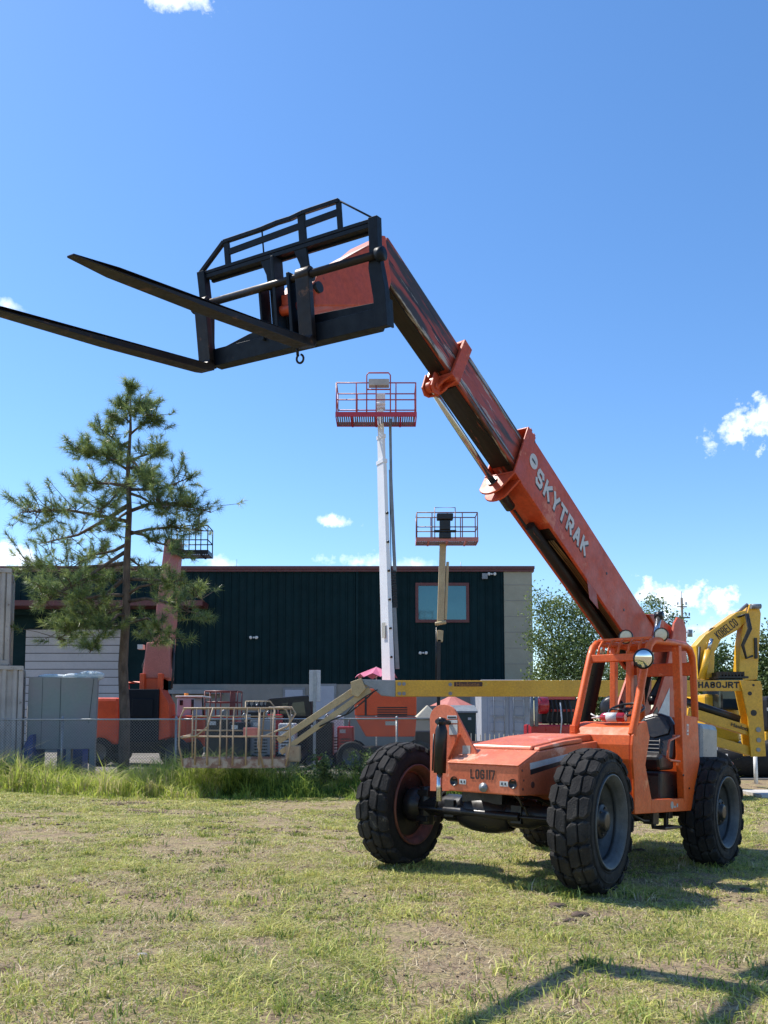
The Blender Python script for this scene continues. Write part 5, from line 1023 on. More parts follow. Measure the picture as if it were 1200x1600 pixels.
zf = at(0, 866, Y3).z; pfm = platform(L3, (at(292, 0, Y3).x, Y3+.4, zf), at(322, 0, Y3).x-at(262, 0, Y3).x, .9, 1.05, M_['black'], M_['black'], M_['greymet'], posts=4)
m = MB(); tb(m, [at(268, 1045, Y3-.6), at(272, 1000, Y3-.5), at(271, 1045, Y3-.9), at(268, 1075, Y3-1.)], .04); tb(m, [at(226, 1062, Y3-.6), at(223, 1040, Y3-.6), at(231, 1020, Y3-.5)], .03); m.build('hydraulic_hose', M_['hose'], L3)
MB().bx(at(223, 0, Y3).x, at(231, 0, Y3).x, Y3-.8, Y3-.5, at(0, 1017, Y3).z, at(0, 1010, Y3).z).build('work_lamp', M_['white'], L3)

# ---- yellow articulated lift, boom lying across the yard
Y4 = 20.6
b0 = at(1110, 1180, Y4); HL = thing('articulated_boom_lift', 'yellow articulated boom lift folded low across the yard with a scuffed tan basket', 'boom lift', loc=(b0.x, Y4, 0))
def X4(px): return at(px, 0, Y4).x
def Z4(py): return at(0, py, Y4).z
bo = MB().bx(X4(618), X4(1086), Y4-.14, Y4+.14, Z4(1088.5), Z4(1063.5)).build('main_boom', M_['yellow'], HL, bev=.012)
m = MB(); m.prism([(X4(566), Z4(1062)), (X4(618), Z4(1063)), (X4(618), Z4(1089)), (X4(596), Z4(1087)), (X4(583), Z4(1076)), (X4(570), Z4(1070))], 1, Y4-.12, Y4+.12); m.build('boom_nose', M_['tank'], HL, bev=.01)
m = MB()
for (px, py) in ((624, 1069), (631, 1069), (624, 1084), (631, 1084), (703, 1070), (703, 1084)): m.disc((X4(px), Y4-.145, Z4(py)), (0, 1, 0), .045, 12, .03)
m.build('bolt', M_['greymet'], bo)
MB().bx(X4(709), X4(753), Y4-.146, Y4-.1405, Z4(1073), Z4(1066)).build('brand_strip', pm('dark_maroon_decal', (.05, .015, .012), (.04, .012, .01), .5), bo)
m = MB(); m.prism([(X4(752), Z4(1066)), (X4(757), Z4(1066)), (X4(762), Z4(1069.5)), (X4(757), Z4(1073)), (X4(752), Z4(1073)), (X4(757), Z4(1069.5))], 1, Y4-.148, Y4-.141); m.build('chevron', pm('gold_decal', (.6, .38, .05), None, .5), bo)
Mx = lambda px, py, yy: Matrix.Translation(Vector((X4(px), yy, Z4(py)))-Vector(HL.location)) @ Matrix.Rotation(math.pi/2, 4, 'X')
text('brand_lettering', 'Haulotte', .13, pm('orange_brown_letters', (.30, .13, .03), None, .5), HL, Mx(730, 1069.8, Y4-.149), off=.002, sx=1.25)
block_text('model_lettering', 'HA80JRT', .155, .125, .037, .021, M_['dark'], HL, Mx(1120, 1070.5, Y4-.149), ext=.002)
MB().bx(X4(1060), X4(1160), Y4-.145, Y4-.02, Z4(1080), Z4(1063.6)).build('boom_heel', M_['yellow'], HL, bev=.006)
pl_ = MB().prism([(X4(1152), Z4(1064)), (X4(1184), Z4(1065)), (X4(1188), Z4(1181)), (X4(1165), Z4(1182)), (X4(1162), Z4(1120))], 1, Y4-.22, Y4-.17).prism([(X4(1152), Z4(1064)), (X4(1184), Z4(1065)), (X4(1188), Z4(1181)), (X4(1165), Z4(1182)), (X4(1162), Z4(1120))], 1, Y4+.2, Y4+.25).bx(X4(1182), X4(1187), Y4-.169, Y4+.199, Z4(1178), Z4(1070)).build('linkage_plate', M_['yellow'], HL, bev=.008)
m = MB()
for (px, py, r) in ((1166, 1084, .05), (1171, 1114, .075), (1172, 1071, .03)): m.disc((X4(px), Y4-.222, Z4(py)), (0, 1, 0), r, 16, .01)
m.build('plate_hole', M_['dark'], pl_)
m = MB()
for (px, py, r) in ((1177, 1140, .06), (1177, 1156, .055), (1176, 1171, .05)): m.disc((X4(px), Y4-.23, Z4(py)), (0, 1, 0), r, 16, .03)
m.build('pin', M_['greymet'], pl_)
m = MB(); m.beam((X4(1075), Y4, Z4(1113)), (X4(1180), Y4, Z4(1146)), .26, .24, up=(0, 0, 1)); la_ = m.build('lower_arm', M_['yellow'], HL, bev=.01)
MB().beam((X4(1020), Y4+.0, Z4(1132)), (X4(1170), Y4+.0, Z4(1174)), .24, .22).build('tie_arm', M_['yellow'], HL, bev=.01)
MB().tube((X4(1070), Y4-.05, Z4(1096)), (X4(1152), Y4-.05, Z4(1124)), .10).build('lift_cylinder', M_['black'], HL)
a_ = R_(-17.5); text('brand_lettering', 'Haulotte', .13, M_['dark'], HL, Matrix.Translation(Vector((X4(1153), Y4-.155, Z4(1136.5)))-Vector(HL.location)) @ Matrix.Rotation(-a_*-1, 4, 'Y').inverted() @ Matrix.Rotation(math.pi/2, 4, 'X'), off=.002, sx=1.15)
m = MB(); m.bx(X4(950), X4(1075), Y4-.6, Y4+1.2, .55, 1.5); m.build('turntable', M_['yellow'], HL, bev=.06)
MB().bx(X4(900), X4(1100), Y4-.9, Y4+1.4, .3, .75).build('chassis', M_['black'], HL, bev=.05)
for px in (905, 1085):
    for yy in (Y4-.9, Y4+1.4): tyre_simple(HL, (X4(px), yy, .42), .5, .38)
# jib arms down to the basket
m = MB(); m.beam((X4(573), Y4, Z4(1066)), (X4(436), Y4-.1, Z4(1158)), .14, .17, w2=.12, h2=.15); m.build('jib_arm', M_['cream'], HL, bev=.01)
m = MB(); m.beam((X4(578), Y4+.02, Z4(1077)), (X4(440), Y4-.08, Z4(1176)), .14, .15, w2=.12, h2=.13); m.build('jib_arm', M_['cream'], HL, bev=.01)
m = MB(); m.prism([(X4(548), Z4(1066)), (X4(565), Z4(1060)), (X4(572), Z4(1076)), (X4(560), Z4(1090)), (X4(550), Z4(1086))], 1, Y4-.16, Y4+.16); m.build('jib_knuckle', M_['cream'], HL, bev=.015)
MB().tube((X4(545), Y4-.02, Z4(1082)), (X4(505), Y4-.04, Z4(1113)), .07).build('jib_cylinder', M_['black'], HL)
m = MB(); tb(m, [(X4(585), Y4-.16, Z4(1080)), (X4(570), Y4-.2, Z4(1095)), (X4(545), Y4-.18, Z4(1115)), (X4(520), Y4-.16, Z4(1125)), (X4(500), Y4-.14, Z4(1135))], .02); tb(m, [(X4(590), Y4-.16, Z4(1078)), (X4(572), Y4-.22, Z4(1088)), (X4(555), Y4-.2, Z4(1100)), (X4(540), Y4-.18, Z4(1118))], .016); m.build('hydraulic_hose', M_['hose'], HL)
# basket: curved tan cage
xb0, xb1, yf, yb = X4(297), X4(452), Y4-.62, Y4+.32; zt_, zb_ = Z4(1107), Z4(1196)
m = MB()
def crv(z, bulge, y0_=None):   # front line bulging towards the camera
    return [(xb0+(xb1-xb0)*t, (yf if y0_ is None else y0_)-bulge*math.sin(math.pi*t), z+(.0)) for t in np.linspace(0, 1, 9)]
for a, b in zip(crv(zb_, .25)[:-1], crv(zb_, .25)[1:]):
    m.quad([a, b, (b[0], b[1], b[2]+.19), (a[0], a[1], a[2]+.19)], -.02)
m.bx(xb0-.01, xb0+.01, yf, yb, zb_, zb_+.19); m.bx(xb1-.01, xb1+.01, yf, yb, zb_, zb_+.19); m.bx(xb0, xb1, yb-.01, yb+.01, zb_+.05, zb_+.2)
fl = [(p[0], p[1]) for p in crv(0, .24)]+[(xb1, yb), (xb0, yb)]; m.prism(fl, 2, zb_-.02, zb_+.0)
bk_ = m.build('basket', M_['tanpl'], HL)
m = MB(); r = .020
for z, bl_ in ((zt_, .25), (zb_+.72, .25), ): m.path(crv(z, bl_), r, 7)
m.path([(xb0+.0, yb, zt_), (xb1, yb, zt_)], r, 7); m.path([(xb0, yb, zb_+.85), (xb1, yb, zb_+.85)], r, 7); m.path([(xb0, yb, zb_+1.2), (xb1-.2, yb, zb_+1.2)], r, 7)
for i in range(1, 8):
    t = i/8; p = (xb0+(xb1-xb0)*t, yf-.25*math.sin(math.pi*t)); m.path([(p[0], p[1]-.02, zb_+.05), (p[0]+.01, p[1]-.05, zb_+.6), (p[0]+.02, p[1], zt_)], r, 6)
for t in (0, .15, .35, .55, .8, 1): m.tube((xb0+(xb1-xb0)*t, yb, zb_+.1), (xb0+(xb1-xb0)*t, yb, zt_), r, n=6)
for sx, x__ in ((-1, xb0), (1, xb1)):
    m.path([(x__, yf, zb_+.02), (x__+sx*.10, yf-.02, zb_+.5), (x__+sx*.09, yf-.02, zt_-.25), (x__, yf, zt_-.04), (x__-sx*.1, yf, zt_+.01)], r, 7)
    m.path([(x__+sx*.02, yf, zt_), (x__+sx*.02, yb, zt_)], r, 6); m.path([(x__+sx*.08, yf, zb_+.7), (x__+sx*.02, yb, zb_+.75)], r, 6)
m.path([(xb0-.05, yf-.03, zb_+.68), (xb0+.35, yf-.18, zb_+.74), (xb0+.62, yf-.24, zb_+.95), (xb0+.75, yf-.26, zt_)], r, 7)
m.path([(X4(413), yf-.15, zt_), (X4(412), yf-.2, zb_+.5), (X4(420), yf-.16, zb_)], r*1.15, 7)
xh = X4(462); m.path([(X4(404), yb, zb_+.1), (X4(410), yb, zt_-.1), (X4(418), yb, zt_+.03), (xh-.1, yb-.3, zt_+.03), (xh, yb-.3, zt_-.12), (xh-.2, yb-.3, zb_+.95), (X4(415), yb-.3, zb_+.72), (X4(398), yb-.3, zb_+.70)], r*1.15, 7)
m.build('cage_rail', M_['tan'], bk_)
m = MB(); m.bx(X4(380), X4(402), yb-.28, yb-.05, Z4(1150), Z4(1137)); m.build('control_box', M_['salmon'], bk_, bev=.02)
MB().bx(X4(448), X4(470), Y4-.2, Y4+.1, Z4(1190), Z4(1165)).build('basket_mount', M_['tan'], HL, bev=.02)

# ---- excavator
Y5 = 27.0
def X5(px, y=Y5): return at(px, 0, y).x
def Z5(py, y=Y5): return at(0, py, y).z
EX = thing('excavator', 'yellow tracked excavator with arched boom raised behind the yellow folded lift', 'excavator', loc=(X5(1120), Y5, 0))
pb_ = [(1087, 1062), (1085, 1010), (1100, 993), (1150, 958), (1165, 955), (1170, 966), (1152, 985), (1125, 1000), (1114, 1020), (1112, 1062)]
bo = MB().prism([(X5(a), Z5(b)) for a, b in pb_], 1, Y5-.28, Y5+.28).build('boom', M_['kyellow'], EX, bev=.03)
pa = [(1172, 945), (1186, 946), (1189, 960), (1180, 1062), (1150, 1066), (1155, 1010), (1160, 980)]
MB().prism([(X5(a), Z5(b)) for a, b in pa], 1, Y5-.24, Y5+.24).build('dipper_arm', M_['kyellow'], EX, bev=.03)
cyl_ = MB().tube((X5(1090), Y5-.42, Z5(1062)), (X5(1101), Y5-.42, Z5(1018)), .11).build('boom_cylinder', M_['kyellow'], EX); MB().tube((X5(1101), Y5-.42, Z5(1018)), (X5(1107), Y5-.42, Z5(1000)), .06).build('rod', M_['chrome'], cyl_)
MB().prism([(X5(a), Z5(b)) for a, b in ((1150, 1066), (1172, 1066), (1170, 1110), (1182, 1140), (1160, 1130), (1146, 1125))], 1, Y5-.25, Y5+.25).build('bucket_link', M_['kyellow'], EX, bev=.02)
m = MB(); m.tube((X5(1148), Y5-.1, Z5(963)), (X5(1171), Y5-.1, Z5(945)), .055); m.tube((X5(1170), Y5-.4, Z5(950)), (X5(1185), Y5-.4, Z5(950)), .08); m.build('arm_cylinder', M_['greymet'], EX)
m = MB()
for q in range(3): tb(m, [(X5(1150+q), Y5-.33, Z5(966)), (X5(1160+q*2), Y5-.45, Z5(962)), (X5(1163+q*2), Y5-.5, Z5(985)), (X5(1153+q), Y5-.45, Z5(1010)), (X5(1160), Y5-.4, Z5(1030)), (X5(1171), Y5-.35, Z5(1026))], .035)
tb(m, [(X5(1106), Y5-.2, Z5(994)), (X5(1110), Y5-.2, Z5(984)), (X5(1122), Y5-.2, Z5(981))], .04); tb(m, [(X5(1090), Y5-.3, Z5(1012)), (X5(1087), Y5-.35, Z5(1040)), (X5(1089), Y5-.3, Z5(1062))], .04)
m.bx(X5(1176), X5(1180), Y5-.3, Y5-.241, Z5(1030), Z5(998)); m.build('hydraulic_hose', M_['hose'], EX)
d_ = (Vector((X5(1150), 0, Z5(967)))-Vector((X5(1122), 0, Z5(988)))); an = math.atan2(d_.z, d_.x)
block_text('brand_lettering', 'KOBELCO', .27, .10, .03, .018, M_['dark'], EX, Matrix.Translation(Vector((X5(1133), Y5-.285, Z5(984)))-Vector(EX.location)) @ Matrix.Rotation(-an, 4, 'Y') @ Matrix.Rotation(math.pi/2, 4, 'X'), ext=.002)
m = MB(); m.bx(X5(1095), X5(1150), Y5-.3, Y5+2.4, Z5(1160), Z5(1085)); m.build('upper_body', M_['kyellow'], EX, bev=.1)
m = MB(); m.bx(X5(1108), X5(1145), Y5-.9, Y5+.6, Z5(1110), Z5(1060)); m.build('cab', M_['cabglass'], EX, bev=.08)
m = MB()
for k in range(8): m.bx(X5(1108+k*5), X5(1110+k*5), Y5-.95, Y5+.6, Z5(1060), Z5(1052))
m.bx(X5(1104), X5(1150), Y5-1.0, Y5+.7, Z5(1062), Z5(1059)); m.build('cab_guard', M_['black'], EX)
for sx in (1085, 1150): MB().prism([(Y5-1.6, .3), (Y5-1.3, .02), (Y5+2.0, .02), (Y5+2.3, .3), (Y5+2.3, .6), (Y5+2.0, .9), (Y5-1.3, .9), (Y5-1.6, .6)], 0, X5(sx), X5(sx)+.6).build('track', M_['black'], EX, bev=.03)
# ---- another yellow machine cut by the right edge
Y6 = 24.0
MX = thing('wheel_loader', 'orange yellow machine with black rounded tail cut off by the right edge', 'loader', loc=(at(1225, 0, Y6).x, Y6, 0))
X6 = lambda p: at(p, 0, Y6).x; Z6 = lambda p: at(0, p, Y6).z
MB().bx(X6(1187), X6(1240), Y6-.4, Y6+1.5, Z6(1142), Z6(1088)).build('tail_cover', M_['black'], MX, bev=.12)
MB().bx(X6(1190), X6(1260), Y6-.2, Y6+1.5, Z6(1165), Z6(1142)).build('body', M_['kyellow'], MX, bev=.05)
MB().bx(X6(1188), X6(1192.5), Y6-.41, Y6-.401, Z6(1111), Z6(1106)).bx(X6(1197), X6(1203), Y6-.41, Y6-.401, Z6(1128), Z6(1120)).build('sticker', M_['decal'], MX)
MB().bx(X6(1190), X6(1255), Y6-.1, Y6+1.2, .3, Z6(1165)).build('chassis', M_['black'], MX, bev=.05); tyre_simple(MX, (X6(1205), Y6-.3, .55), .55, .4)
# black drum & white posts below the linkage
DR = thing('roller_drum', 'large black drum lying on the pale slab below the yellow linkage', 'drum', loc=(at(1150, 0, 23.3).x, 23.3, 0))
MB().lathe([(-.75, 0), (-.75, .42), (-.70, .47), (.70, .47), (.75, .42), (.75, 0)], (at(1155, 0, 23.6).x, 23.6, .48), (1, 0, 0), 36).build('drum_shell', M_['rubber2'], DR)
MB().tube((at(1155, 0, 23.6).x-.85, 23.6, .48), (at(1155, 0, 23.6).x+.85, 23.6, .48), .06).build('drum_shaft', M_['greymet'], DR)
for px, py0, py1, lab in ((1134, 1178, 1216, 'white steel post standing left of the black drum'), (1180, 1180, 1222, 'white steel post standing in front of the black drum'), (1118, 1160, 1205, 'white steel post hard behind the telehandler rear tyre')):
    a = at(px, py0, 21.6); MB().tube((a.x, 21.6, -.03), (a.x, 21.6, a.z), .05).build('post_tmp', M_['white'])
    o = bpy.data.objects[-1] if False else C.objects[-1]; o.name = 'white_post'; tag(o, lab, 'post', 'white posts under the lift arms')

# ------------------------------------------------------------------ containers
def corr_wall(m, x0_, x1_, y, z0_, z1_, p=.28):
    x = x0_
    while x < x1_-.05: m.prism([(x, y), (x+.05, y-.075), (x+.13, y-.075), (x+.18, y)], 2, z0_, z1_); x += p
YC = 23.6
def container(xr_, z0_, lab, dx):
    c = thing('shipping_container', lab, 'container', loc=(xr_-1.2, YC, z0_), group='stacked weathered containers at the left edge')
    hC = 2.75 if z0_ < 1 else 2.75; x0_ = xr_-6.0
    m = MB(); m.bx(x0_+.05, xr_-.04, YC+.05, YC+2.3, z0_+.1, z0_+hC-.08); corr_wall(m, x0_+.1, xr_-.15, YC+.05, z0_+.14, z0_+hC-.12); m.build('corrugated_wall', M_['cont'], c)
    m = MB(); m.bx(x0_, xr_, YC-.05, YC+.05, z0_+hC-.12, z0_+hC); m.bx(x0_, xr_, YC-.05, YC+.05, z0_, z0_+.14)
    m.bx(xr_-.12, xr_, YC-.01, YC+.11, z0_+.14, z0_+hC-.12); m.bx(xr_-.1, xr_+.0, YC+.11, YC+2.4, z0_+hC-.12, z0_+hC); m.build('frame', M_['cont'], c, bev=.01)
    m = MB(); m.prism([(YC+.15, z0_+.1), (YC+2.3, z0_+.1), (YC+2.3, z0_+hC-.1), (YC+.15, z0_+hC-.1)], 0, xr_-.04, xr_-.02)
    for yy in (.5, .9, 1.5, 1.9): m.tube((xr_+.03, YC+yy, z0_+.1), (xr_+.03, YC+yy, z0_+hC-.1), .02, n=6)
    m.build('end_door', M_['cont'], c)
    piv = Matrix.Translation((xr_, YC, 0)); c.matrix_world = piv @ Matrix.Rotation(R_(22.5), 4, 'Z') @ piv.inverted() @ c.matrix_world
xa = at(35, 0, YC).x; zt = at(0, 1040, YC).z; container(xa, zt-2.76, 'lower weathered container with rusty corrugated side at the left edge', 0)
container(at(11.5, 0, YC).x, zt+.01, 'upper weathered container on top of the other at the left edge', 0)
Y7 = 40.0; X7 = lambda p: at(p, 0, Y7).x; Z7 = lambda p: at(0, p, Y7).z
WC = thing('shipping_container', 'pale blue grey container showing its closed double doors below the yellow boom', 'container', loc=(X7(790), Y7, 0))
zt = Z7(1062); m = MB(); m.bx(X7(752), X7(830), Y7, Y7+6, .1, zt); m.build('body', M_['cont2'], WC, bev=.03)
for (a, b) in ((762, 793.5), (796, 828)):
    m = MB(); m.bx(X7(a), X7(b), Y7-.05, Y7-.005, .2, zt-.15)
    for k in range(4): z_ = .35+k*.72; m.bx(X7(a)+.1, X7(b)-.1, Y7-.085, Y7-.051, z_, z_+.42)
    dr = m.build('door', M_['cont2'], WC, bev=.015)
    m = MB(); xq = X7(b if a < 780 else a)+(-.18 if a < 780 else .18)
    for q in (0, -.5 if a < 780 else .5): m.tube((xq+q, Y7-.12, .2), (xq+q, Y7-.12, zt-.15), .022, n=6)
    m.beam((xq-.05, Y7-.15, Z7(1120)), (xq+(-.5 if a < 780 else .5), Y7-.15, Z7(1121)), .03, .05); m.build('lock_bar', M_['galv'], dr)
# ---- blue-grey transport case beside the containers
Y8 = 24.4; X8 = lambda p: at(p, 0, Y8).x; Z8 = lambda p: at(0, p, Y8).z
CS = thing('panel_crate', 'tall blue grey panelled crate with cut out feet standing behind the fence', 'crate', loc=(X8(102), Y8, 0))
m = MB(); zt = Z8(1059)
xs_ = [X8(52), X8(72), X8(98), X8(152)]
poly = [(xs_[0], zt), (X8(152), zt), (X8(149), -.02), (X8(142), -.02), (X8(138), Z8(1172)), (X8(116), Z8(1170)), (X8(110), Z8(1190)), (X8(64), Z8(1190)), (X8(67), Z8(1172)), (X8(60), Z8(1172)), (X8(57), -.02), (xs_[0]-.03, -.02)]
m.prism([(xs_[0], zt), (X8(152), zt), (X8(150), Z8(1170)), (xs_[0]-.02, Z8(1170))], 1, Y8, Y8+1.1)
for (a, b) in ((51, 62), (108, 115), (142, 150)): m.bx(X8(a), X8(b), Y8, Y8+1.1, -.02, Z8(1170))
m.build('shell', M_['bluegrey'], CS, bev=.015)
m = MB(); m.bx(X8(71.5), X8(72), Y8-.006, Y8-.001, Z8(1168), zt-.02); m.bx(X8(97.5), X8(98.3), Y8-.006, Y8-.001, Z8(1168), zt-.02); m.beam((X8(146), Y8-.006, zt-.03), (X8(140), Y8-.006, Z8(1130)), .012, .008, up=(0, 1, 0)); m.build('seam', M_['green'], CS); piv = Matrix.Translation((X8(152), Y8, 0)); CS.matrix_world = piv @ Matrix.Rotation(R_(17), 4, 'Z') @ piv.inverted() @ CS.matrix_world
m = MB(); pts = []
def lump(m, c, rx, ry, rz, seed):
    r_ = random.Random(seed); n, k = 16, 8; vs = []
    for i in range(k+1):
        ph = -math.pi/2+math.pi*i/k
        for j in range(n):
            th = 2*math.pi*j/n; f = 1+.22*math.sin(3*th+seed)*math.cos(ph)+r_.uniform(-.07, .07); vs.append((c[0]+rx*f*math.cos(ph)*math.cos(th), c[1]+ry*f*math.cos(ph)*math.sin(th), c[2]+rz*f*math.sin(ph)))
    m.add(vs, [(i*n+j, i*n+(j+1) % n, (i+1)*n+(j+1) % n, (i+1)*n+j) for i in range(k) for j in range(n)], True)
lump(m, (X8(76), Y8+.25, zt+.03), .42, .35, .09, 1); lump(m, (X8(107), Y8+.4, zt+.04), .24, .4, .11, 2); lump(m, (X8(133), Y8+.5, zt+.07), .38, .4, .15, 3)
o = m.build('plastic_sheet', M_['plastic']); tag(o, 'crumpled white plastic sheet bundled on top of the blue grey crate', 'plastic sheet')
m = MB(); Yh = 23.7; m.prism([(at(16, 0, Yh).x, .02), (at(53, 0, Yh).x, .02), (at(53, 0, Yh).x, at(0, 1147, Yh).z), (at(46, 0, Yh).x, at(0, 1150, Yh).z)], 1, Yh, Yh+.9); o = m.build('hopper', M_['blue'], bev=.02); tag(o, 'blue wedge shaped steel hopper between the container and the crate', 'hopper')
BB_ = thing('blue_tool_chest', 'low blue steel chest under the blue grey crate', 'chest', loc=(X8(88), Y8+1.5, 0)); MB().bx(X8(66), X8(108), Y8+1.2, Y8+1.7, 0, Z8(1172)).build('chest_body', M_['blue'], BB_, bev=.02); MB().bx(X8(68), X8(106), Y8+1.18, Y8+1.199, .2, .26).build('chest_handle', M_['greymet'], BB_)
DF = thing('door_frame', 'white framed panel leaning between the container and the crate', 'panel', loc=(at(47, 0, 26).x, 26, 0))
X9 = lambda p: at(p, 0, 26).x; Z9 = lambda p: at(0, p, 26).z; MB().bx(X9(42), X9(56), 26, 26.06, .02, Z9(1103)).build('frame', M_['white'], DF, bev=.01); MB().bx(X9(45), X9(54), 25.98, 25.999, .3, Z9(1108)).build('panel', M_['tank'], DF)

# ------------------------------------------------------------------ yard clutter
def generator(px, py_top, Y, wpx, lab, bmat, base='red', group='small engine sets parked behind the fence', deco=True):
    X = lambda p: at(p, 0, Y).x; Z = lambda p: at(0, p, Y).z; c = X(px); wd = wpx*Y/F_PX
    g = thing('engine_set', lab, 'engine', loc=(c, Y, 0), group=group); zt = Z(py_top)
    MB().bx(c-wd/2, c+wd/2, Y, Y+.9, .42, zt).build('housing', M_[bmat], g, bev=.05)
    MB().bx(c-wd/2-.08, c+wd/2+.08, Y-.05, Y+1, .28, .41).build('base_frame', M_[base], g, bev=.01)
    m = MB()
    for k in range(5): m.bx(c-wd*.3, c+wd*.3, Y-.012, Y-.001, .55+k*.1, .59+k*.1)
    m.build('vent', M_['dark'], g)
    if deco:
        MB().bx(c-wd*.35, c+wd*.0, Y-.012, Y-.001, zt-.22, zt-.1).build('label', M_['decal'], g)
        MB().path([(c+wd*.2, Y+.3, zt-.05), (c+wd*.2, Y+.3, zt+.2), (c+wd*.3, Y+.3, zt+.27)], .035, 8).build('exhaust', M_['greymet'], g)
    for s_ in (-1, 1): tyre_simple(g, (c+s_*wd*.35, Y-.05, .26), .25, .14)
    return g
generator(338, 1122, 26.5, 34, 'small black engine set seen through the left end of the tan basket', 'black')
generator(372, 1128, 26.0, 28, 'dark blue engine set behind the middle of the tan basket', 'steelblue')
generator(408, 1124, 26.6, 34, 'grey engine set behind the right end of the tan basket', 'tank')
generator(448, 1130, 27.0, 26, 'small white engine set behind the foot of the jib arm', 'white')
generator(500, 1128, 27.5, 40, 'black engine set standing right of the bare sign post', 'black')
generator(392, 1112, 29.4, 30, 'taller black engine set behind the middle of the basket top rail', 'black'); generator(428, 1116, 29.6, 26, 'taller red engine set behind the right side of the tan basket', 'red'); generator(523, 1118, 29.8, 26, 'taller white engine set behind the black one right of the sign post', 'white')
generator(540, 1135, 27.8, 26, 'small red engine set left of the orange lift body', 'red')
# white cab with amber beacon
Ya = 31.0; Xa = lambda p: at(p, 0, Ya).x; Za = lambda p: at(0, p, Ya).z
TR_ = thing('utility_tractor', 'small white cabbed orange tractor with an amber beacon', 'tractor', loc=(Xa(295), Ya, 0))
MB().bx(Xa(276), Xa(304), Ya, Ya+1.3, Za(1120), Za(1090)).build('cab', M_['cont2'], TR_, bev=.06); MB().bx(Xa(274), Xa(318), Ya-.05, Ya+1.4, Za(1090)+.01, Za(1087)).build('cab_roof', M_['white'], TR_, bev=.03)
MB().bx(Xa(299), Xa(303), Ya-.02, Ya-.001, Za(1116), Za(1093)).bx(Xa(281), Xa(286), Ya-.02, Ya-.001, Za(1102), Za(1094)).build('cab_window', M_['cabglass'], TR_)
MB().tube((Xa(286), Ya+.5, Za(1087)), (Xa(286), Ya+.5, Za(1082.5)), .08).build('beacon', M_['amber'], TR_)
MB().bx(Xa(290), Xa(322), Ya-.2, Ya+1.4, .6, Za(1118)).build('bonnet', M_['orange'], TR_, bev=.08); MB().path([(Xa(316), Ya, Za(1088)), (Xa(318), Ya, Za(1118))], .03, 6).build('roof_post', M_['black'], TR_); tyre_simple(TR_, (Xa(300), Ya-.3, .5), .5, .3)
# red scissor lift
Yb_ = 33.0; Xb = lambda p: at(p, 0, Yb_).x; Zb = lambda p: at(0, p, Yb_).z
SL = thing('scissor_lift', 'lowered scissor lift with brown red guard rails by the warehouse wall', 'scissor lift', loc=(Xb(345), Yb_, 0))
m = MB(); r = .03
for (z) in (1080, 1097): m.path([(Xb(320), Yb_, Zb(z)), (Xb(371), Yb_, Zb(z))], r, 6); m.path([(Xb(320), Yb_+1, Zb(z)), (Xb(371), Yb_+1, Zb(z))], r, 6)
for q in (320, 371): m.tube((Xb(q), Yb_, Zb(1080)), (Xb(q), Yb_+1, Zb(1080)), r, n=6)
for px in (320, 337, 360, 371): m.tube((Xb(px), Yb_, Zb(1120)), (Xb(px), Yb_, Zb(1080)), r, n=6); m.tube((Xb(px), Yb_+1, Zb(1120)), (Xb(px), Yb_+1, Zb(1080)), r, n=6)
m.bx(Xb(361), Xb(368), Yb_-.02, Yb_+.03, Zb(1118), Zb(1082)); m.build('guard_rail', M_['brown'], SL)
MB().bx(Xb(318), Xb(373), Yb_-.05, Yb_+1.1, Zb(1128), Zb(1120)).build('deck', M_['red'], SL, bev=.02)
m = MB()
for k in range(3): z_ = .7+k*.3; m.beam((Xb(322), Yb_+.1, z_), (Xb(370), Yb_+.1, z_+.28), .06, .08); m.beam((Xb(322), Yb_+.2, z_+.28), (Xb(370), Yb_+.2, z_), .06, .08)
m.build('scissor_arms', M_['greymet'], SL); MB().bx(Xb(322), Xb(370), Yb_, Yb_+1, .25, .68).build('chassis', M_['red'], SL, bev=.03); tyre_simple(SL, (Xb(330), Yb_-.05, .22), .22, .15); tyre_simple(SL, (Xb(362), Yb_-.05, .22), .22, .15)
# dark vehicle cab
Yv = 30.0; Xv = lambda p: at(p, 0, Yv).x; Zv = lambda p: at(0, p, Yv).z
UV = thing('pickup_truck', 'black pickup truck parked behind the bare sign post', 'truck', loc=(Xv(455), Yv, 0))
MB().prism([(Xv(416), Zv(1095)), (Xv(420), Zv(1091)), (Xv(480), Zv(1086)), (Xv(487), Zv(1090)), (Xv(489), Zv(1122)), (Xv(412), Zv(1122))], 1, Yv, Yv+1.7).build('cabin', M_['black'], UV, bev=.05)
MB().prism([(Xv(455), Zv(1118)), (Xv(457), Zv(1098)), (Xv(475), Zv(1096)), (Xv(478), Zv(1118))], 1, Yv-.01, Yv-.001).prism([(Xv(433), Zv(1115)), (Xv(440), Zv(1099)), (Xv(450), Zv(1098)), (Xv(449), Zv(1116))], 1, Yv-.01, Yv-.001).build('side_window', M_['cabglass'], UV)
MB().bx(Xv(392), Xv(500), Yv-.05, Yv+1.75, .45, Zv(1122)-.003).build('body', M_['black'], UV, bev=.08)
for px in (412, 480): tyre_simple(UV, (Xv(px), Yv-.02, .38), .38, .25)
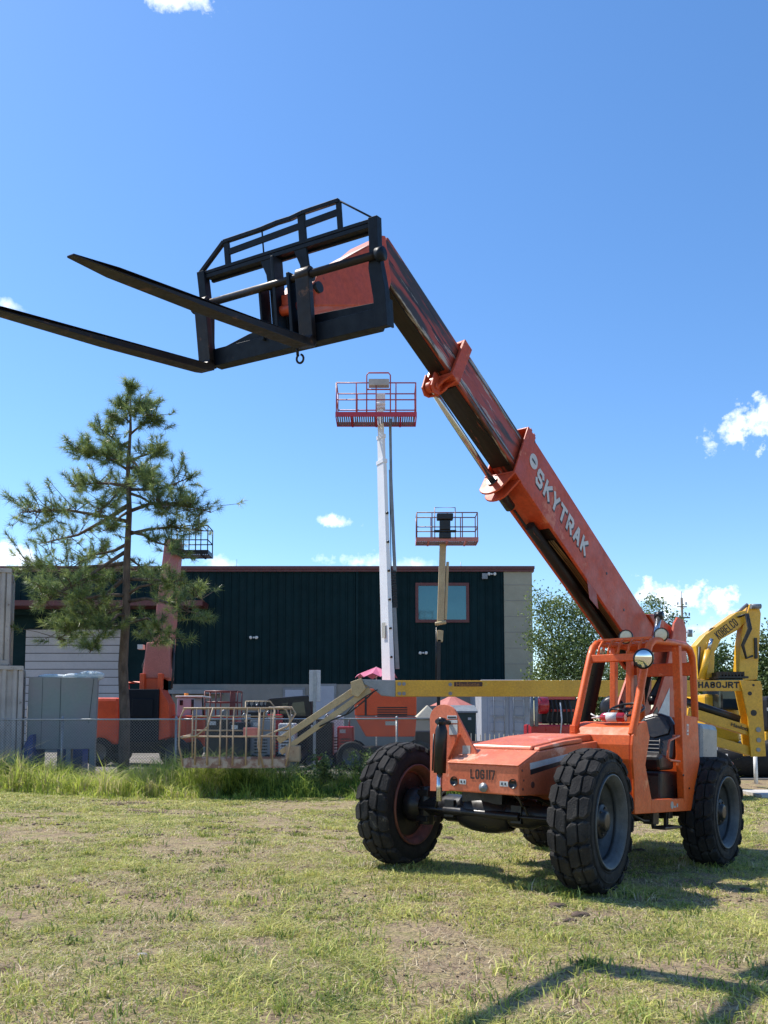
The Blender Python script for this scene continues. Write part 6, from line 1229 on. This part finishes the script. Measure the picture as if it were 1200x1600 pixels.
# rack with bottles
YR = 27.6; Xr = lambda p: at(p, 0, YR).x; Zr = lambda p: at(0, p, YR).z
RK = thing('lamp_rack', 'pale rail rack holding a row of black lamps above the tan basket', 'rack', loc=(Xr(400), YR, 0))
m = MB(); m.path([(Xr(384), YR, Zr(1096)), (Xr(422), YR, Zr(1096)), (Xr(432), YR, Zr(1108))], .025, 6); m.tube((Xr(384), YR, 0), (Xr(384), YR, Zr(1096)), .025, n=6); m.tube((Xr(430), YR, 0), (Xr(430), YR, Zr(1106)), .025, n=6); m.bx(Xr(374), Xr(404), YR-.2, YR+.4, Zr(1110), Zr(1106)); m.build('frame', M_['tan'], RK)
for px in (389, 397, 405, 412): MB().lathe([(0, 0), (0, .09), (.12, .07), (.16, .03), (.26, .03), (.26, 0)], (Xr(px), YR, Zr(1108)), (0, 0, 1), 10).build('lamp', M_['black'], RK)
# bare sign
YS_ = 25.0; SG = thing('road_sign', 'bare grey sign turned away on a tall steel post behind the fence', 'sign', loc=(at(492, 0, YS_).x, YS_, 0))
a = at(492, 1047, YS_); b = at(492, 1096, YS_); MB().bx(a.x-.17, a.x+.17, YS_+.03, YS_+.05, b.z, a.z).build('sign_plate', M_['signback'], SG, bev=.05); MB().bx(a.x-.04, a.x+.04, YS_-.02, YS_+.029, 0, a.z-.01).build('post', M_['galv'], SG)
# pink umbrella
YU = 34.0; u0_ = at(600, 1052, YU); UM = thing('market_umbrella', 'faded pink umbrella open beside the foot of the white mast', 'umbrella', loc=(u0_.x, YU, 0))
kk = YU/F_PX; n = 8; ap = at(588, 1042, YU); vs = [ap]; fs = []
for i in range(n): t = 2*math.pi*i/n+.2; vs.append(Vector((ap.x+34*kk*math.cos(t), YU+34*kk*math.sin(t), ap.z-17*kk)))
for i in range(n):
    j = (i+1) % n; m_ = (vs[1+i]+vs[1+j])/2+Vector((0, 0, .12))-(Vector(((vs[1+i]+vs[1+j])/2-ap))*.06); vs.append(m_); q = len(vs)-1; fs += [(0, 1+i, q), (0, q, 1+j)]
vs2 = [v-Vector((0, 0, .02)) for v in vs]; MB().add(vs, fs).add(vs2, fs).build('canopy', M_['pink'], UM); MB().tube((ap.x, YU, 0), ap, .03, n=8).build('pole', M_['white'], UM)
# dumpster, tarp, posts
YD = 33.0; Xd = lambda p: at(p, 0, YD).x; Zd = lambda p: at(0, p, YD).z
DU = thing('wheeled_bin', 'dark green wheeled waste bin with sloping lid right of the orange lift body', 'bin', loc=(Xd(727), YD, 0))
MB().prism([(Xd(709), Zd(1113)), (Xd(744), Zd(1113)), (Xd(741), .25), (Xd(713), .25)], 1, YD, YD+1.1).build('bin_body', M_['green'], DU, bev=.03); MB().prism([(YD-.08, Zd(1114)), (YD-.08, Zd(1111)), (YD+1.1, Zd(1101)), (YD+1.1, Zd(1114))], 0, Xd(706), Xd(746)).build('lid', M_['tank'], DU, bev=.01)
MB().bx(Xd(731), Xd(736), YD-.02, YD-.001, Zd(1125), Zd(1121)).build('label', M_['decal'], DU)
for px in (714, 740): tyre_simple(DU, (Xd(px), YD+.1, .12), .12, .08, (1, 0, 0))
YP = 35.0; Xp = lambda p: at(p, 0, YP).x; Zp = lambda p: at(0, p, YP).z
o = MB().add([(Xp(646), YP, Zp(1124)), (Xp(690), YP, Zp(1124)), (Xp(690), YP+2, Zp(1124)), (Xp(646), YP+2, Zp(1124)), (Xp(668), YP+.3, Zp(1101)), (Xp(672), YP+1.7, Zp(1101))], [(0, 1, 4), (1, 2, 5, 4), (2, 3, 5), (3, 0, 4, 5), (3, 2, 1, 0)]).bx(Xp(648), Xp(688), YP+.1, YP+1.9, 0, Zp(1124)-.01).build('tarped_pile', M_['straw'], bev=.05); tag(o, 'cream tarp covered pile right of the orange lift body', 'tarp')
SC = thing('market_umbrella', 'second umbrella with faded pink and white canopy under the yellow boom', 'umbrella', loc=(Xp(705), YP+1, 0))
MB().add([at(706, 1086, YP+1)]+[Vector((at(706, 0, YP+1).x+.95*math.cos(t), YP+1+.95*math.sin(t), at(0, 1103, YP+1).z)) for t in np.linspace(0, 2*math.pi, 10, endpoint=False)], [(0, 1+i, 1+(i+1) % 10) for i in range(10)]).build('canopy', M_['salmon'], SC); MB().tube((at(706, 0, YP+1).x, YP+1, 0), at(706, 1088, YP+1), .03, n=6).build('pole', M_['white'], SC)
# picket rack (row of rods)
YK = 26.0; PK = thing('harrow_rack', 'rusty tined harrow frame standing behind the orange hood', 'harrow', loc=(at(790, 0, YK).x, YK, 0))
m = MB(); m.beam((at(690, 0, YK).x, YK, at(0, 1160, YK).z), (at(850, 0, YK).x, YK, at(0, 1160, YK).z), .06, .08); m.beam((at(690, 0, YK).x, YK+.5, at(0, 1168, YK).z), (at(850, 0, YK).x, YK+.5, at(0, 1168, YK).z), .06, .08); m.build('beam', M_['salmon'], PK)
m = MB()
for k in range(22): x_ = at(692+k*7.3, 0, YK).x; m.tube((x_, YK-.02, at(0, 1180, YK).z), (x_, YK-.02, at(0, 1146+(k % 3), YK).z), .018, n=5)
m.build('tines', M_['straw'], PK)
m = MB()
for px in (700, 770, 840): x_ = at(px, 0, YK).x; m.tube((x_, YK+.2, 0), (x_, YK+.2, at(0, 1160, YK).z), .04, n=6)
m.build('stand', M_['brown'], PK)
# red machine behind the hood
YM = 29.0; Xm = lambda p: at(p, 0, YM).x; Zm = lambda p: at(0, p, YM).z
RM = thing('red_compressor', 'bright red wheeled compressor with dark engine showing left of the cab', 'compressor', loc=(Xm(870), YM, 0))
MB().bx(Xm(828), Xm(898), YM-.1, YM+1.4, Zm(1162), Zm(1132)).build('lower_tank', M_['red'], RM, bev=.06); MB().bx(Xm(848), Xm(905), YM+.2, YM+1.3, Zm(1131), Zm(1092)).build('engine_block', M_['black'], RM, bev=.05)
MB().lathe([(0, 0), (0, .26), (.05, .3), (.32, .3), (.36, .24), (.36, 0)], (Xm(841), YM+.1, Zm(1102)), (1, 0, 0), 20).build('filter_drum', M_['red'], RM); MB().bx(Xm(844), Xm(900), YM+.1, YM+.19, Zm(1093), Zm(1088)).bx(Xm(862), Xm(898), YM+.1, YM+.19, Zm(1112), Zm(1108)).build('top_rail', M_['red'], RM, bev=.01)
m = MB()
for (px, q) in ((836, 6), (829, 0)): m.tube((Xm(px), YM-.2, Zm(1135)), (Xm(px), YM-.2, Zm(1085)), .07, n=8)
m.build('stand_pipe', M_['greymet'], RM)
m = MB()
for k in range(6): m.path([(Xm(855+k*7), YM+.1, Zm(1094)), (Xm(857+k*7), YM-.02, Zm(1110)), (Xm(853+k*8), YM-.05, Zm(1126)), (Xm(862+k*6), YM, Zm(1134))], .03, 6)
m.build('hoses', M_['hose'], RM); MB().path([(Xm(874), YM-.15, Zm(1098)), (Xm(876), YM-.15, Zm(1125)), (Xm(872), YM-.15, Zm(1160))], .025, 6).build('white_hose', M_['white'], RM)
MB().bx(Xm(835), Xm(895), YM, YM+1.2, .35, Zm(1162)-.002).build('chassis', M_['black'], RM, bev=.03); tyre_simple(RM, (Xm(845), YM-.1, .35), .35, .22); tyre_simple(RM, (Xm(888), YM-.1, .35), .35, .22)
# utility pole
YQ = 85.0; UP = thing('utility_pole', 'wooden utility pole with crossarm and transformer behind the trees', 'utility pole', loc=(at(1065, 0, YQ).x, YQ, 0))
m = MB(); a = at(1065, 934, YQ); m.path([(a.x, YQ, 0), (a.x, YQ, a.z)], [.17, .12], 8); m.tube(a, at(1065, 924, YQ), .03, n=5); m.build('pole', M_['pole'], UP)
m = MB(); m.beam(at(1050, 965, YQ-.2), at(1078, 965, YQ-.2), .12, .14); m.beam(at(1058, 948, YQ-.2), at(1073, 948, YQ-.2), .1, .1); m.beam(at(1066, 989, YQ-.2), at(1078, 987, YQ-.2), .1, .1); m.build('crossarm', M_['pole'], UP)
m = MB()
for px, py in ((1052, 962), (1058, 962), (1072, 962), (1077, 962), (1059, 945), (1072, 945)): m.tube(at(px, py, YQ-.2), at(px, py-4.5, YQ-.2), .07, n=6)
m.build('insulator', M_['greymet'], UP); MB().tube(at(1078, 995, YQ-.4), at(1078, 984, YQ-.4), .26).build('transformer', M_['tank'], UP)
# clods and stones in the field
for i, (px, py, s_, mt, lab) in enumerate(((222, 1493, .022, 'stone', 'pale grey stone lying in the lawn at the lower left'), (870, 1418, .05, 'clod', 'brown earth clod in front of the near front tyre'), (905, 1432, .05, 'clod', 'broken brown clod lying right below the near front tyre'), (890, 1440, .035, 'clod', 'small brown clod among the clods below the near front tyre'), (700, 1312, .06, 'clod', 'dark clod between the two front tyres'), (1000, 1332, .07, 'clod', 'dark clod behind the near front tyre in the shade'), (960, 1345, .05, 'clod', 'small dark clod close behind the near front tyre'), (1165, 1392, .04, 'clod', 'lump of dry earth near the right edge'))):
    d = dirv(px, py); t_ = 4.0; p = None
    for _ in range(400):
        p = Vector((0, 0, CAM_H))+d*t_
        if p.z < float(gz(p.x, p.y)): break
        t_ += .03
    m = MB(); lump(m, (p.x, p.y, p.z+s_*.2), s_*1.5, s_, s_*.6, i); o = m.build('stone' if mt == 'stone' else 'earth_clod', M_[mt]); tag(o, lab, mt, None)
# ------------------------------------------------------------------ give every loose bolt, hose and insulator its own object
def split_loose(o):
    import bmesh
    me = o.data; n = len(me.vertices); par = list(range(n))
    def f(a):
        while par[a] != a: par[a] = par[par[a]]; a = par[a]
        return a
    for e in me.edges:
        a, b = f(e.vertices[0]), f(e.vertices[1])
        if a != b: par[a] = b
    roots = sorted({f(i) for i in range(n)})
    if len(roots) < 2: return
    grp = {r: i for i, r in enumerate(roots)}; vg = [grp[f(i)] for i in range(n)]
    for k in range(1, len(roots)):
        bm = bmesh.new(); bm.from_mesh(me); bm.verts.ensure_lookup_table()
        bmesh.ops.delete(bm, geom=[v for v in bm.verts if vg[v.index] != k], context='VERTS')
        m2 = bpy.data.meshes.new(me.name); bm.to_mesh(m2); bm.free(); m2.materials.append(me.materials[0])
        c = o.copy(); c.data = m2; C.objects.link(c); c.parent = o.parent
    bm = bmesh.new(); bm.from_mesh(me); bm.verts.ensure_lookup_table()
    bmesh.ops.delete(bm, geom=[v for v in bm.verts if vg[v.index] != 0], context='VERTS'); bm.to_mesh(me); bm.free()
for o in list(C.objects):
    if o.type == 'MESH' and o.name.split('.')[0] in ('bolt', 'hydraulic_hose', 'insulator', 'plate_hole', 'pin', 'tines', 'stand', 'shaft_cap', 'mullion', 'stand_pipe', 'hoses', 'lever', 'wear_strip', 'cable_clamp', 'mast_collar', 'seam', 'panel_joint', 'sticker', 'cab_window', 'side_window', 'top_rail', 'pane', 'hydraulic_pipes', 'roof_antenna', 'linkage_plate'):
        split_loose(o)
ren = {'tines': 'tine', 'hoses': 'hose', 'stand': 'leg', 'hydraulic_pipes': 'hydraulic_pipe'}
for o in list(C.objects):
    k = o.name.split('.')[0]
    if k in ren: o.name = ren[k]
